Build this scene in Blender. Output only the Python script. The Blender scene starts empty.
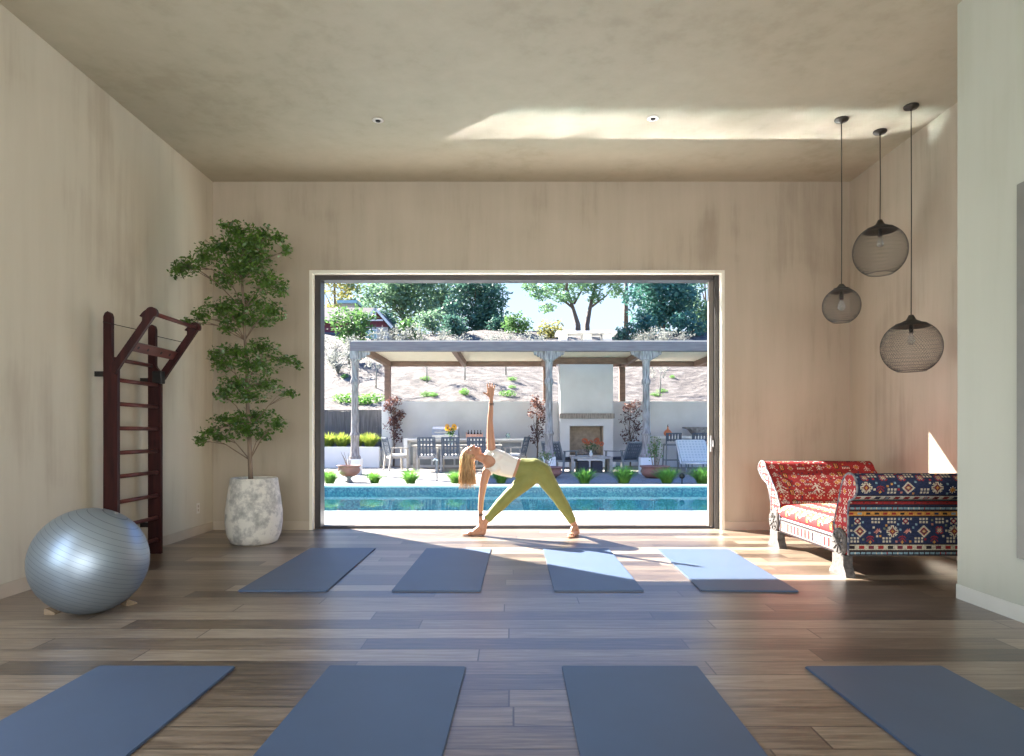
import bpy, bmesh, math, random
import numpy as np
from mathutils import Vector, Matrix, Euler
random.seed(7); rng = np.random.default_rng(7)
S = bpy.context.scene
COL = S.collection
F = 661.0; CX = 512.0; CY = 433.0; CH = 1.15
R = math.radians

def W(x, y, d):
    return Vector(((x-CX)*d/F, d, CH+(CY-y)*d/F))

# ------------------------------------------------------------------ materials
def new_mat(name):
    m = bpy.data.materials.new(name); m.use_nodes = True
    nt = m.node_tree; b = nt.nodes['Principled BSDF']
    return m, nt, b
def nd(nt, t, **kw):
    n = nt.nodes.new(t)
    for k, v in kw.items(): setattr(n, k, v)
    return n
def ramp(nt, stops, interp='LINEAR'):
    r = nd(nt, 'ShaderNodeValToRGB'); r.color_ramp.interpolation = interp
    e = r.color_ramp.elements
    while len(e) < len(stops): e.new(0.5)
    for i, (p, c) in enumerate(stops):
        e[i].position = p; e[i].color = (*c, 1)
    return r
def c4(c): return (c[0], c[1], c[2], 1)
def simple(name, c, rough=0.6, metal=0.0, c2=None, scale=8.0, stretch=(1,1,1), bump=0.0, trans=0.0, coord='Object', spec=None, detail=4):
    m, nt, b = new_mat(name)
    b.inputs['Roughness'].default_value = rough
    b.inputs['Metallic'].default_value = metal
    if spec is not None: b.inputs['Specular IOR Level'].default_value = spec
    L = nt.links
    if c2 is None: c2 = tuple(x*0.82 for x in c)
    tc = nd(nt, 'ShaderNodeTexCoord'); mp = nd(nt, 'ShaderNodeMapping')
    mp.inputs['Scale'].default_value = stretch
    L.new(tc.outputs[coord], mp.inputs[0])
    n = nd(nt, 'ShaderNodeTexNoise'); n.inputs['Scale'].default_value = scale; n.inputs['Detail'].default_value = detail
    L.new(mp.outputs[0], n.inputs['Vector'])
    r = ramp(nt, [(0.32, c2), (0.68, c)])
    L.new(n.outputs['Fac'], r.inputs[0]); L.new(r.outputs[0], b.inputs['Base Color'])
    if bump:
        bp = nd(nt, 'ShaderNodeBump'); bp.inputs['Strength'].default_value = bump; bp.inputs['Distance'].default_value = 0.01
        L.new(n.outputs['Fac'], bp.inputs['Height']); L.new(bp.outputs[0], b.inputs['Normal'])
    if trans:
        tr = nd(nt, 'ShaderNodeBsdfTranslucent'); L.new(r.outputs[0], tr.inputs[0])
        mx = nd(nt, 'ShaderNodeMixShader'); mx.inputs[0].default_value = trans
        L.new(b.outputs[0], mx.inputs[1]); L.new(tr.outputs[0], mx.inputs[2])
        L.new(mx.outputs[0], nt.nodes['Material Output'].inputs[0])
    return m

def plaster(name, light, mid, dark, streak=1.0):
    m, nt, b = new_mat(name); L = nt.links
    b.inputs['Roughness'].default_value = 0.55; b.inputs['Specular IOR Level'].default_value = 0.3
    tc = nd(nt, 'ShaderNodeTexCoord')
    mp = nd(nt, 'ShaderNodeMapping'); mp.inputs['Scale'].default_value = (3.2, 3.2, 0.28*streak + (1-streak)*3.0)
    L.new(tc.outputs['Object'], mp.inputs[0])
    n1 = nd(nt, 'ShaderNodeTexNoise'); n1.inputs['Scale'].default_value = 1.6; n1.inputs['Detail'].default_value = 7; n1.inputs['Roughness'].default_value = 0.62
    L.new(mp.outputs[0], n1.inputs['Vector'])
    n2 = nd(nt, 'ShaderNodeTexNoise'); n2.inputs['Scale'].default_value = 0.75; n2.inputs['Detail'].default_value = 5; n2.inputs['Distortion'].default_value = 0.4
    L.new(tc.outputs['Object'], n2.inputs['Vector'])
    a = nd(nt, 'ShaderNodeMath', operation='ADD'); L.new(n1.outputs['Fac'], a.inputs[0]); L.new(n2.outputs['Fac'], a.inputs[1])
    a2 = nd(nt, 'ShaderNodeMath', operation='MULTIPLY'); a2.inputs[1].default_value = 0.5; L.new(a.outputs[0], a2.inputs[0])
    r = ramp(nt, [(0.36, dark), (0.47, mid), (0.62, light)])
    L.new(a2.outputs[0], r.inputs[0]); L.new(r.outputs[0], b.inputs['Base Color'])
    bp = nd(nt, 'ShaderNodeBump'); bp.inputs['Strength'].default_value = 0.12; bp.inputs['Distance'].default_value = 0.01
    L.new(n1.outputs['Fac'], bp.inputs['Height']); L.new(bp.outputs[0], b.inputs['Normal'])
    return m

def floor_mat():
    m, nt, b = new_mat('oak_planks'); L = nt.links
    tc = nd(nt, 'ShaderNodeTexCoord'); sp = nd(nt, 'ShaderNodeSeparateXYZ'); L.new(tc.outputs['Object'], sp.inputs[0])
    def M(op, a, bb=None):
        n = nd(nt, 'ShaderNodeMath', operation=op)
        if isinstance(a, (int, float)): n.inputs[0].default_value = a
        else: L.new(a, n.inputs[0])
        if bb is not None:
            if isinstance(bb, (int, float)): n.inputs[1].default_value = bb
            else: L.new(bb, n.inputs[1])
        return n.outputs[0]
    v = M('DIVIDE', sp.outputs[1], 0.185); row = M('FLOOR', v); fv = M('FRACT', v)
    wn = nd(nt, 'ShaderNodeTexWhiteNoise', noise_dimensions='1D'); L.new(row, wn.inputs['W'])
    off = M('MULTIPLY', wn.outputs['Value'], 7.3)
    u = M('DIVIDE', M('ADD', sp.outputs[0], off), 1.75); colm = M('FLOOR', u); fu = M('FRACT', u)
    cb = nd(nt, 'ShaderNodeCombineXYZ'); L.new(row, cb.inputs[0]); L.new(colm, cb.inputs[1])
    w2 = nd(nt, 'ShaderNodeTexWhiteNoise', noise_dimensions='3D'); L.new(cb.outputs[0], w2.inputs['Vector'])
    # grain
    mp = nd(nt, 'ShaderNodeMapping'); mp.inputs['Scale'].default_value = (1.3, 15, 1)
    ad = nd(nt, 'ShaderNodeVectorMath', operation='ADD'); L.new(tc.outputs['Object'], ad.inputs[0])
    sc = nd(nt, 'ShaderNodeVectorMath', operation='SCALE'); sc.inputs['Scale'].default_value = 9.0; L.new(w2.outputs['Color'], sc.inputs[0])
    L.new(sc.outputs[0], ad.inputs[1]); L.new(ad.outputs[0], mp.inputs[0])
    g = nd(nt, 'ShaderNodeTexNoise'); g.inputs['Scale'].default_value = 2.4; g.inputs['Detail'].default_value = 8; g.inputs['Roughness'].default_value = 0.65; g.inputs['Distortion'].default_value = 0.6
    L.new(mp.outputs[0], g.inputs['Vector'])
    t = M('ADD', M('MULTIPLY', w2.outputs['Value'], 0.36), M('MULTIPLY', g.outputs['Fac'], 0.72))
    r = ramp(nt, [(0.30, (0.035, 0.023, 0.016)), (0.44, (0.105, 0.072, 0.048)), (0.60, (0.215, 0.160, 0.112)), (0.82, (0.40, 0.33, 0.25))])
    L.new(t, r.inputs[0])
    def edge(f, w):
        a = M('GREATER_THAN', f, w); c = M('LESS_THAN', f, 1-w); return M('MULTIPLY', a, c)
    ok = M('MULTIPLY', edge(fv, 0.018), edge(fu, 0.0022))
    mx = nd(nt, 'ShaderNodeMix', data_type='RGBA'); L.new(ok, mx.inputs[0]); mx.inputs[6].default_value = (0.035, 0.022, 0.015, 1)
    L.new(r.outputs[0], mx.inputs[7]); L.new(mx.outputs[2], b.inputs['Base Color'])
    rr = nd(nt, 'ShaderNodeMapRange'); rr.inputs[3].default_value = 0.24; rr.inputs[4].default_value = 0.42
    L.new(g.outputs['Fac'], rr.inputs[0]); L.new(rr.outputs[0], b.inputs['Roughness'])
    bp = nd(nt, 'ShaderNodeBump'); bp.inputs['Strength'].default_value = 0.45; bp.inputs['Distance'].default_value = 0.005
    b.inputs['Coat Weight'].default_value = 0.6; b.inputs['Coat Roughness'].default_value = 0.40
    hh = M('ADD', ok, M('MULTIPLY', g.outputs['Fac'], 0.35))
    L.new(hh, bp.inputs['Height']); L.new(bp.outputs[0], b.inputs['Normal']); L.new(bp.outputs[0], b.inputs['Coat Normal'])
    return m

def tile_mat():
    m, nt, b = new_mat('blue_mosaic'); L = nt.links
    tc = nd(nt, 'ShaderNodeTexCoord'); mp = nd(nt, 'ShaderNodeMapping'); mp.inputs['Rotation'].default_value = (R(90), 0, 0)
    L.new(tc.outputs['Object'], mp.inputs[0])
    v = nd(nt, 'ShaderNodeTexVoronoi'); v.inputs['Scale'].default_value = 40; L.new(tc.outputs['Object'], v.inputs['Vector'])
    r = ramp(nt, [(0.0, (0.012, 0.05, 0.10)), (0.5, (0.025, 0.09, 0.15)), (1.0, (0.10, 0.18, 0.22))])
    sp = nd(nt, 'ShaderNodeSeparateColor'); L.new(v.outputs['Color'], sp.inputs[0]); L.new(sp.outputs[0], r.inputs[0])
    L.new(r.outputs[0], b.inputs['Base Color']); b.inputs['Roughness'].default_value = 0.2
    return m

def water_mat():
    m, nt, b = new_mat('pool_water'); L = nt.links
    nt.nodes.remove(b)
    n = nd(nt, 'ShaderNodeTexNoise'); n.inputs['Scale'].default_value = 1.6; n.inputs['Detail'].default_value = 2
    tc = nd(nt, 'ShaderNodeTexCoord'); L.new(tc.outputs['Object'], n.inputs['Vector'])
    bp = nd(nt, 'ShaderNodeBump'); bp.inputs['Strength'].default_value = 0.05; bp.inputs['Distance'].default_value = 0.05
    L.new(n.outputs['Fac'], bp.inputs['Height'])
    tr = nd(nt, 'ShaderNodeBsdfTransparent'); tr.inputs[0].default_value = (0.64, 0.93, 0.95, 1)
    gl = nd(nt, 'ShaderNodeBsdfGlossy'); gl.inputs['Roughness'].default_value = 0.03; L.new(bp.outputs[0], gl.inputs['Normal'])
    fr = nd(nt, 'ShaderNodeFresnel'); fr.inputs['IOR'].default_value = 1.33; L.new(bp.outputs[0], fr.inputs['Normal'])
    fm = nd(nt, 'ShaderNodeMath', operation='MULTIPLY'); fm.inputs[1].default_value = 0.6; L.new(fr.outputs[0], fm.inputs[0])
    mx = nd(nt, 'ShaderNodeMixShader'); L.new(fm.outputs[0], mx.inputs[0]); L.new(tr.outputs[0], mx.inputs[1]); L.new(gl.outputs[0], mx.inputs[2])
    L.new(mx.outputs[0], nt.nodes['Material Output'].inputs[0])
    return m

def glass_mat(name, tint=(0.9, 0.95, 0.95)):
    m, nt, b = new_mat(name)
    b.inputs['Base Color'].default_value = c4(tint); b.inputs['Roughness'].default_value = 0.03
    b.inputs['Transmission Weight'].default_value = 0.9; b.inputs['IOR'].default_value = 1.4
    return m

def attr_mat(name, rough=0.85):
    m, nt, b = new_mat(name); L = nt.links
    a = nd(nt, 'ShaderNodeVertexColor'); a.layer_name = 'Col'
    n = nd(nt, 'ShaderNodeTexNoise'); n.inputs['Scale'].default_value = 60; n.inputs['Detail'].default_value = 3
    r = ramp(nt, [(0.3, (0.72, 0.72, 0.72)), (0.7, (1.1, 1.1, 1.1))]); L.new(n.outputs['Fac'], r.inputs[0])
    mx = nd(nt, 'ShaderNodeMix', data_type='RGBA', blend_type='MULTIPLY'); mx.inputs[0].default_value = 1
    L.new(a.outputs[0], mx.inputs[6]); L.new(r.outputs[0], mx.inputs[7]); L.new(mx.outputs[2], b.inputs['Base Color'])
    b.inputs['Roughness'].default_value = rough; b.inputs['Specular IOR Level'].default_value = 0.2
    bp = nd(nt, 'ShaderNodeBump'); bp.inputs['Strength'].default_value = 0.3; bp.inputs['Distance'].default_value = 0.004
    L.new(n.outputs['Fac'], bp.inputs['Height']); L.new(bp.outputs[0], b.inputs['Normal'])
    return m

M = {}
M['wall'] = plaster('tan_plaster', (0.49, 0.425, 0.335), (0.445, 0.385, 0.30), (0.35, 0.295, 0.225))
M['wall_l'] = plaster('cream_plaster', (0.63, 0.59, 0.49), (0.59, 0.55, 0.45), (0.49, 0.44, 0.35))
M['wall_n'] = plaster('garden_tinted_plaster', (0.47, 0.485, 0.41), (0.45, 0.465, 0.39), (0.42, 0.43, 0.35))  # green tint of garden daylight put into the near wall's colour
M['ceil'] = plaster('ceiling_plaster', (0.44, 0.405, 0.31), (0.41, 0.375, 0.285), (0.36, 0.325, 0.24), streak=0.0)
M['floor'] = floor_mat()
M['base'] = simple('baseboard_paint', (0.52, 0.45, 0.36), 0.5, c2=(0.49, 0.42, 0.33))
M['base_w'] = simple('pale_baseboard_paint', (0.62, 0.62, 0.56), 0.5, c2=(0.6, 0.6, 0.54))
M['trimw'] = simple('cream_trim', (0.85, 0.82, 0.70), 0.5, c2=(0.82, 0.79, 0.67))
M['bronze'] = simple('dark_bronze_frame', (0.055, 0.05, 0.05), 0.4, 0.3, c2=(0.045, 0.04, 0.04))
M['taupe'] = simple('taupe_door_stile', (0.26, 0.23, 0.20), 0.4, 0.3, c2=(0.24, 0.21, 0.18))
M['steel'] = simple('satin_steel', (0.5, 0.5, 0.5), 0.35, 0.9)
M['black'] = simple('black_metal', (0.02, 0.02, 0.02), 0.45, 0.4)
M['hole_dark'] = simple('hole_black', (0.02, 0.02, 0.025), 0.7)
M['mat'] = simple('exercise_mat_foam', (0.020, 0.056, 0.125), 0.52, c2=(0.016, 0.047, 0.108), scale=3, spec=1.0)
M['mat'].node_tree.nodes['Principled BSDF'].inputs['Sheen Weight'].default_value = 0.07; M['mat'].node_tree.nodes['Principled BSDF'].inputs['Sheen Roughness'].default_value = 0.45
M['ball'] = None
M['mahog'] = simple('mahogany', (0.050, 0.012, 0.012), 0.42, spec=0.25, c2=(0.022, 0.006, 0.007), scale=5, stretch=(6, 6, 0.6))
M['mahog_l'] = simple('mahogany_rung', (0.14, 0.042, 0.036), 0.38, spec=0.35, c2=(0.08, 0.022, 0.02), scale=5, stretch=(6, 0.6, 6))
M['concrete'] = None
M['soil'] = simple('dark_soil', (0.06, 0.045, 0.035), 0.95, c2=(0.02, 0.015, 0.01), scale=40)
M['bark'] = simple('pale_bark', (0.27, 0.20, 0.14), 0.8, c2=(0.15, 0.11, 0.08), scale=20, stretch=(1, 1, 0.3))
M['leaf'] = simple('glossy_green_leaf', (0.12, 0.23, 0.035), 0.35, c2=(0.040, 0.10, 0.018), scale=9, trans=0.25)
M['outlet'] = simple('white_plastic', (0.75, 0.73, 0.68), 0.4, c2=(0.72, 0.70, 0.65))
M['grey_panel'] = simple('grey_panel', (0.19, 0.19, 0.17), 0.5, c2=(0.17, 0.17, 0.15))
M['charcoal'] = simple('charcoal_wire', (0.05, 0.047, 0.042), 0.5, 0.5)
M['gwire'] = simple('grey_wire', (0.10, 0.10, 0.095), 0.5, 0.4)
M['cord_b'] = simple('black_cord', (0.03, 0.025, 0.02), 0.6)
M['bulb'] = glass_mat('bulb_glass')
M['kilim'] = attr_mat('kilim_weave')
M['carved'] = simple('weathered_carved_wood', (0.13, 0.115, 0.105), 0.8, c2=(0.06, 0.053, 0.05), scale=35, bump=0.5)
M['piping'] = simple('blue_cream_edging', (0.34, 0.32, 0.30), 0.9, c2=(0.03, 0.045, 0.10), scale=30)
M['rope'] = simple('tan_cork', (0.30, 0.22, 0.14), 0.9, scale=80)
# outside
M['deck'] = simple('pale_pool_deck', (0.72, 0.71, 0.68), 0.7, c2=(0.68, 0.67, 0.64), scale=2)
M['coping'] = simple('stone_coping', (0.60, 0.60, 0.58), 0.7, c2=(0.52, 0.52, 0.50), scale=10)
M['basin'] = simple('light_blue_pool_plaster', (0.50, 0.84, 0.85), 0.7, c2=(0.45, 0.80, 0.82), scale=3)
M['tile'] = tile_mat()
M['water'] = water_mat()
M['gravel'] = simple('pale_gravel', (0.30, 0.275, 0.25), 0.9, c2=(0.13, 0.12, 0.11), scale=28, bump=0.6, detail=8)
M['patio'] = simple('patio_paving', (0.27, 0.25, 0.225), 0.85, c2=(0.22, 0.20, 0.18), scale=5)
M['stucco'] = simple('pale_stucco', (0.62, 0.63, 0.66), 0.85, c2=(0.54, 0.55, 0.575), scale=1.5, detail=8)
M['white_st'] = simple('white_stucco', (0.72, 0.72, 0.71), 0.8, c2=(0.75, 0.75, 0.73), scale=3)
M['fence'] = simple('dark_weathered_boards', (0.15, 0.14, 0.14), 0.85, c2=(0.08, 0.075, 0.075), scale=4, stretch=(6, 1, 0.4))
M['greywood'] = simple('weathered_grey_wood', (0.38, 0.34, 0.31), 0.85, c2=(0.13, 0.11, 0.10), scale=6, stretch=(5, 5, 0.7), detail=8)
M['beam'] = simple('mauve_grey_beam', (0.20, 0.165, 0.165), 0.8, c2=(0.14, 0.115, 0.12), scale=4, stretch=(0.5, 5, 5))
M['brownwood'] = simple('brown_stained_wood', (0.23, 0.145, 0.105), 0.75, c2=(0.15, 0.095, 0.07), scale=6, stretch=(0.7, 3, 3))
M['soffit'] = simple('cream_soffit', (0.80, 0.72, 0.55), 0.8, c2=(0.74, 0.66, 0.50), scale=6)
M['firebrick'] = simple('sandy_firebrick', (0.40, 0.33, 0.25), 0.9, c2=(0.28, 0.23, 0.18), scale=9)
M['hill'] = None
M['slate'] = simple('slate_grey_metal', (0.20, 0.22, 0.235), 0.5, 0.2, c2=(0.17, 0.19, 0.20))
M['teak'] = simple('grey_teak', (0.42, 0.39, 0.34), 0.7, c2=(0.30, 0.28, 0.25), scale=10)
M['strap'] = simple('dark_strap_webbing', (0.10, 0.125, 0.155), 0.7, c2=(0.06, 0.075, 0.10), scale=10)
M['whitefab'] = None
M['cushion'] = simple('white_cushion', (0.78, 0.78, 0.76), 0.9)
M['darkcush'] = simple('charcoal_cushion', (0.05, 0.055, 0.07), 0.9)
M['wicker'] = simple('dark_wicker', (0.05, 0.055, 0.075), 0.8, c2=(0.02, 0.022, 0.03), scale=60)
M['terra'] = simple('terracotta', (0.30, 0.15, 0.12), 0.75, c2=(0.23, 0.115, 0.095), scale=6)
M['greystone'] = simple('mottled_grey_stone', (0.28, 0.27, 0.26), 0.8, c2=(0.12, 0.115, 0.11), scale=14)
M['purple'] = simple('plum_leaf', (0.16, 0.085, 0.085), 0.6, c2=(0.05, 0.025, 0.035), scale=7, trans=0.3)
M['coral'] = simple('coral_leaf', (0.28, 0.14, 0.10), 0.6, c2=(0.15, 0.07, 0.06), scale=7, trans=0.4)
M['grass'] = simple('bright_green_blades', (0.20, 0.40, 0.07), 0.6, c2=(0.09, 0.24, 0.04), scale=12, trans=0.4)
M['grass_y'] = simple('yellow_green_blades', (0.42, 0.47, 0.08), 0.6, c2=(0.16, 0.24, 0.04), scale=6, trans=0.5)
M['silver'] = simple('silvery_leaf', (0.34, 0.35, 0.31), 0.7, c2=(0.20, 0.21, 0.18), scale=4, trans=0.4)
M['t_grey'] = simple('grey_green_leaf', (0.26, 0.40, 0.22), 0.6, c2=(0.11, 0.20, 0.13), scale=1.2, trans=0.4)
M['t_dark'] = simple('blue_green_leaf', (0.12, 0.25, 0.16), 0.6, c2=(0.06, 0.14, 0.11), scale=1.2, trans=0.35)
M['t_pine'] = simple('pine_needle', (0.22, 0.38, 0.17), 0.6, c2=(0.09, 0.19, 0.10), scale=1.2, trans=0.35)
M['t_teal'] = simple('teal_green_leaf', (0.10, 0.27, 0.20), 0.6, c2=(0.05, 0.15, 0.13), scale=1.0, trans=0.35)
M['t_yel'] = simple('yellow_leaf', (0.42, 0.38, 0.12), 0.6, c2=(0.24, 0.25, 0.08), scale=1.2, trans=0.5)
M['t_green'] = simple('mid_green_leaf', (0.15, 0.28, 0.08), 0.6, c2=(0.07, 0.16, 0.05), scale=1.2, trans=0.4)
M['trunk'] = simple('brown_bark', (0.20, 0.15, 0.12), 0.9, c2=(0.10, 0.07, 0.06), scale=8)
M['housewall'] = simple('grey_house_wall', (0.50, 0.48, 0.48), 0.8)
M['redwall'] = simple('maroon_siding', (0.20, 0.05, 0.07), 0.8)
M['roof'] = simple('taupe_shingles', (0.085, 0.065, 0.06), 0.9, c2=(0.055, 0.045, 0.042), scale=5)
M['whitepaint'] = simple('white_paint', (0.85, 0.84, 0.80), 0.6)
M['bluewin'] = simple('sky_reflecting_pane', (0.30, 0.50, 0.58), 0.15, 0.3)
M['sunflower'] = simple('yellow_petals', (0.85, 0.50, 0.03), 0.6, c2=(0.75, 0.33, 0.02), scale=30, trans=0.3)
M['orange_f'] = simple('rust_orange_petals', (0.55, 0.13, 0.04), 0.7, c2=(0.35, 0.07, 0.03), scale=30, trans=0.3)
M['dkleaf'] = simple('deep_green_leaf', (0.04, 0.13, 0.04), 0.6, trans=0.2)
M['glassg'] = glass_mat('clear_vase_glass', (0.8, 0.92, 0.85))
M['glassb'] = glass_mat('brown_bottle_glass', (0.16, 0.09, 0.05))
M['caddy'] = simple('orange_red_caddy', (0.62, 0.22, 0.13), 0.6, c2=(0.75, 0.55, 0.45), scale=40)
M['amber'] = simple('amber_liquid', (0.65, 0.22, 0.10), 0.3)
# person
M['skin'] = simple('tanned_skin', (0.52, 0.27, 0.17), 0.5, c2=(0.47, 0.235, 0.145), scale=6)
M['leggings'] = simple('olive_leggings_knit', (0.25, 0.26, 0.075), 0.75, c2=(0.21, 0.22, 0.06), scale=10)
M['tank'] = simple('white_tank_knit', (0.82, 0.79, 0.74), 0.8, c2=(0.78, 0.75, 0.70), scale=10)
M['hair'] = simple('blonde_hair', (0.85, 0.62, 0.33), 0.45, c2=(0.42, 0.24, 0.11), scale=14, stretch=(3, 3, 0.5), trans=0.3)
M['lips'] = simple('lip_skin', (0.42, 0.13, 0.11), 0.4)
M['eye'] = simple('eye_dark', (0.05, 0.03, 0.025), 0.3)
M['bracelet'] = simple('dark_bead', (0.06, 0.04, 0.035), 0.4, 0.3)

def ball_mat():
    m, nt, b = new_mat('silver_vinyl'); L = nt.links
    b.inputs['Metallic'].default_value = 0.7; b.inputs['Roughness'].default_value = 0.42
    tc = nd(nt, 'ShaderNodeTexCoord'); sp = nd(nt, 'ShaderNodeSeparateXYZ'); L.new(tc.outputs['Object'], sp.inputs[0])
    mu = nd(nt, 'ShaderNodeMath', operation='MULTIPLY'); mu.inputs[1].default_value = 34.0; L.new(sp.outputs[2], mu.inputs[0])
    fr = nd(nt, 'ShaderNodeMath', operation='FRACT'); L.new(mu.outputs[0], fr.inputs[0])
    r = ramp(nt, [(0.0, (0.17, 0.20, 0.23)), (0.07, (0.30, 0.355, 0.41))], 'CONSTANT'); L.new(fr.outputs[0], r.inputs[0])
    L.new(r.outputs[0], b.inputs['Base Color'])
    return m
M['ball'] = ball_mat()
def concrete_mat():
    m, nt, b = new_mat('chalky_concrete'); L = nt.links
    tc = nd(nt, 'ShaderNodeTexCoord')
    n = nd(nt, 'ShaderNodeTexNoise'); n.inputs['Scale'].default_value = 7; n.inputs['Detail'].default_value = 9; n.inputs['Roughness'].default_value = 0.7
    L.new(tc.outputs['Object'], n.inputs['Vector'])
    r = ramp(nt, [(0.36, (0.34, 0.34, 0.32)), (0.46, (0.50, 0.49, 0.46)), (0.54, (0.70, 0.68, 0.62))]); L.new(n.outputs['Fac'], r.inputs[0])
    L.new(r.outputs[0], b.inputs['Base Color']); b.inputs['Roughness'].default_value = 0.9
    bp = nd(nt, 'ShaderNodeBump'); bp.inputs['Strength'].default_value = 0.5; bp.inputs['Distance'].default_value = 0.01
    L.new(n.outputs['Fac'], bp.inputs['Height']); L.new(bp.outputs[0], b.inputs['Normal'])
    return m
M['concrete'] = concrete_mat()
def hill_mat():
    m, nt, b = new_mat('dry_hillside'); L = nt.links
    tc = nd(nt, 'ShaderNodeTexCoord')
    n = nd(nt, 'ShaderNodeTexNoise'); n.inputs['Scale'].default_value = 1.9; n.inputs['Detail'].default_value = 10; n.inputs['Roughness'].default_value = 0.72
    L.new(tc.outputs['Object'], n.inputs['Vector'])
    r = ramp(nt, [(0.36, (0.035, 0.028, 0.026)), (0.46, (0.08, 0.063, 0.052)), (0.54, (0.125, 0.105, 0.088)), (0.66, (0.19, 0.172, 0.145))]); L.new(n.outputs['Fac'], r.inputs[0])  # dark stops put the slope's shadow mottling into the dirt colour
    L.new(r.outputs[0], b.inputs['Base Color']); b.inputs['Roughness'].default_value = 0.95
    bp = nd(nt, 'ShaderNodeBump'); bp.inputs['Strength'].default_value = 0.6; bp.inputs['Distance'].default_value = 0.3
    L.new(n.outputs['Fac'], bp.inputs['Height']); L.new(bp.outputs[0], b.inputs['Normal'])
    return m
M['hill'] = hill_mat()
def plaid():
    m, nt, b = new_mat('pale_plaid_sling'); L = nt.links
    tc = nd(nt, 'ShaderNodeTexCoord'); ck = nd(nt, 'ShaderNodeTexBrick')
    ck.offset = 0; ck.inputs['Scale'].default_value = 1; ck.inputs['Brick Width'].default_value = 0.09; ck.inputs['Row Height'].default_value = 0.09
    ck.inputs['Mortar Size'].default_value = 0.02
    ck.inputs['Color1'].default_value = (0.46, 0.49, 0.46, 1); ck.inputs['Color2'].default_value = (0.39, 0.43, 0.42, 1); ck.inputs['Mortar'].default_value = (0.58, 0.59, 0.55, 1)
    L.new(tc.outputs['Object'], ck.inputs['Vector']); L.new(ck.outputs[0], b.inputs['Base Color']); b.inputs['Roughness'].default_value = 0.8
    return m
M['whitefab'] = plaid()

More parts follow.
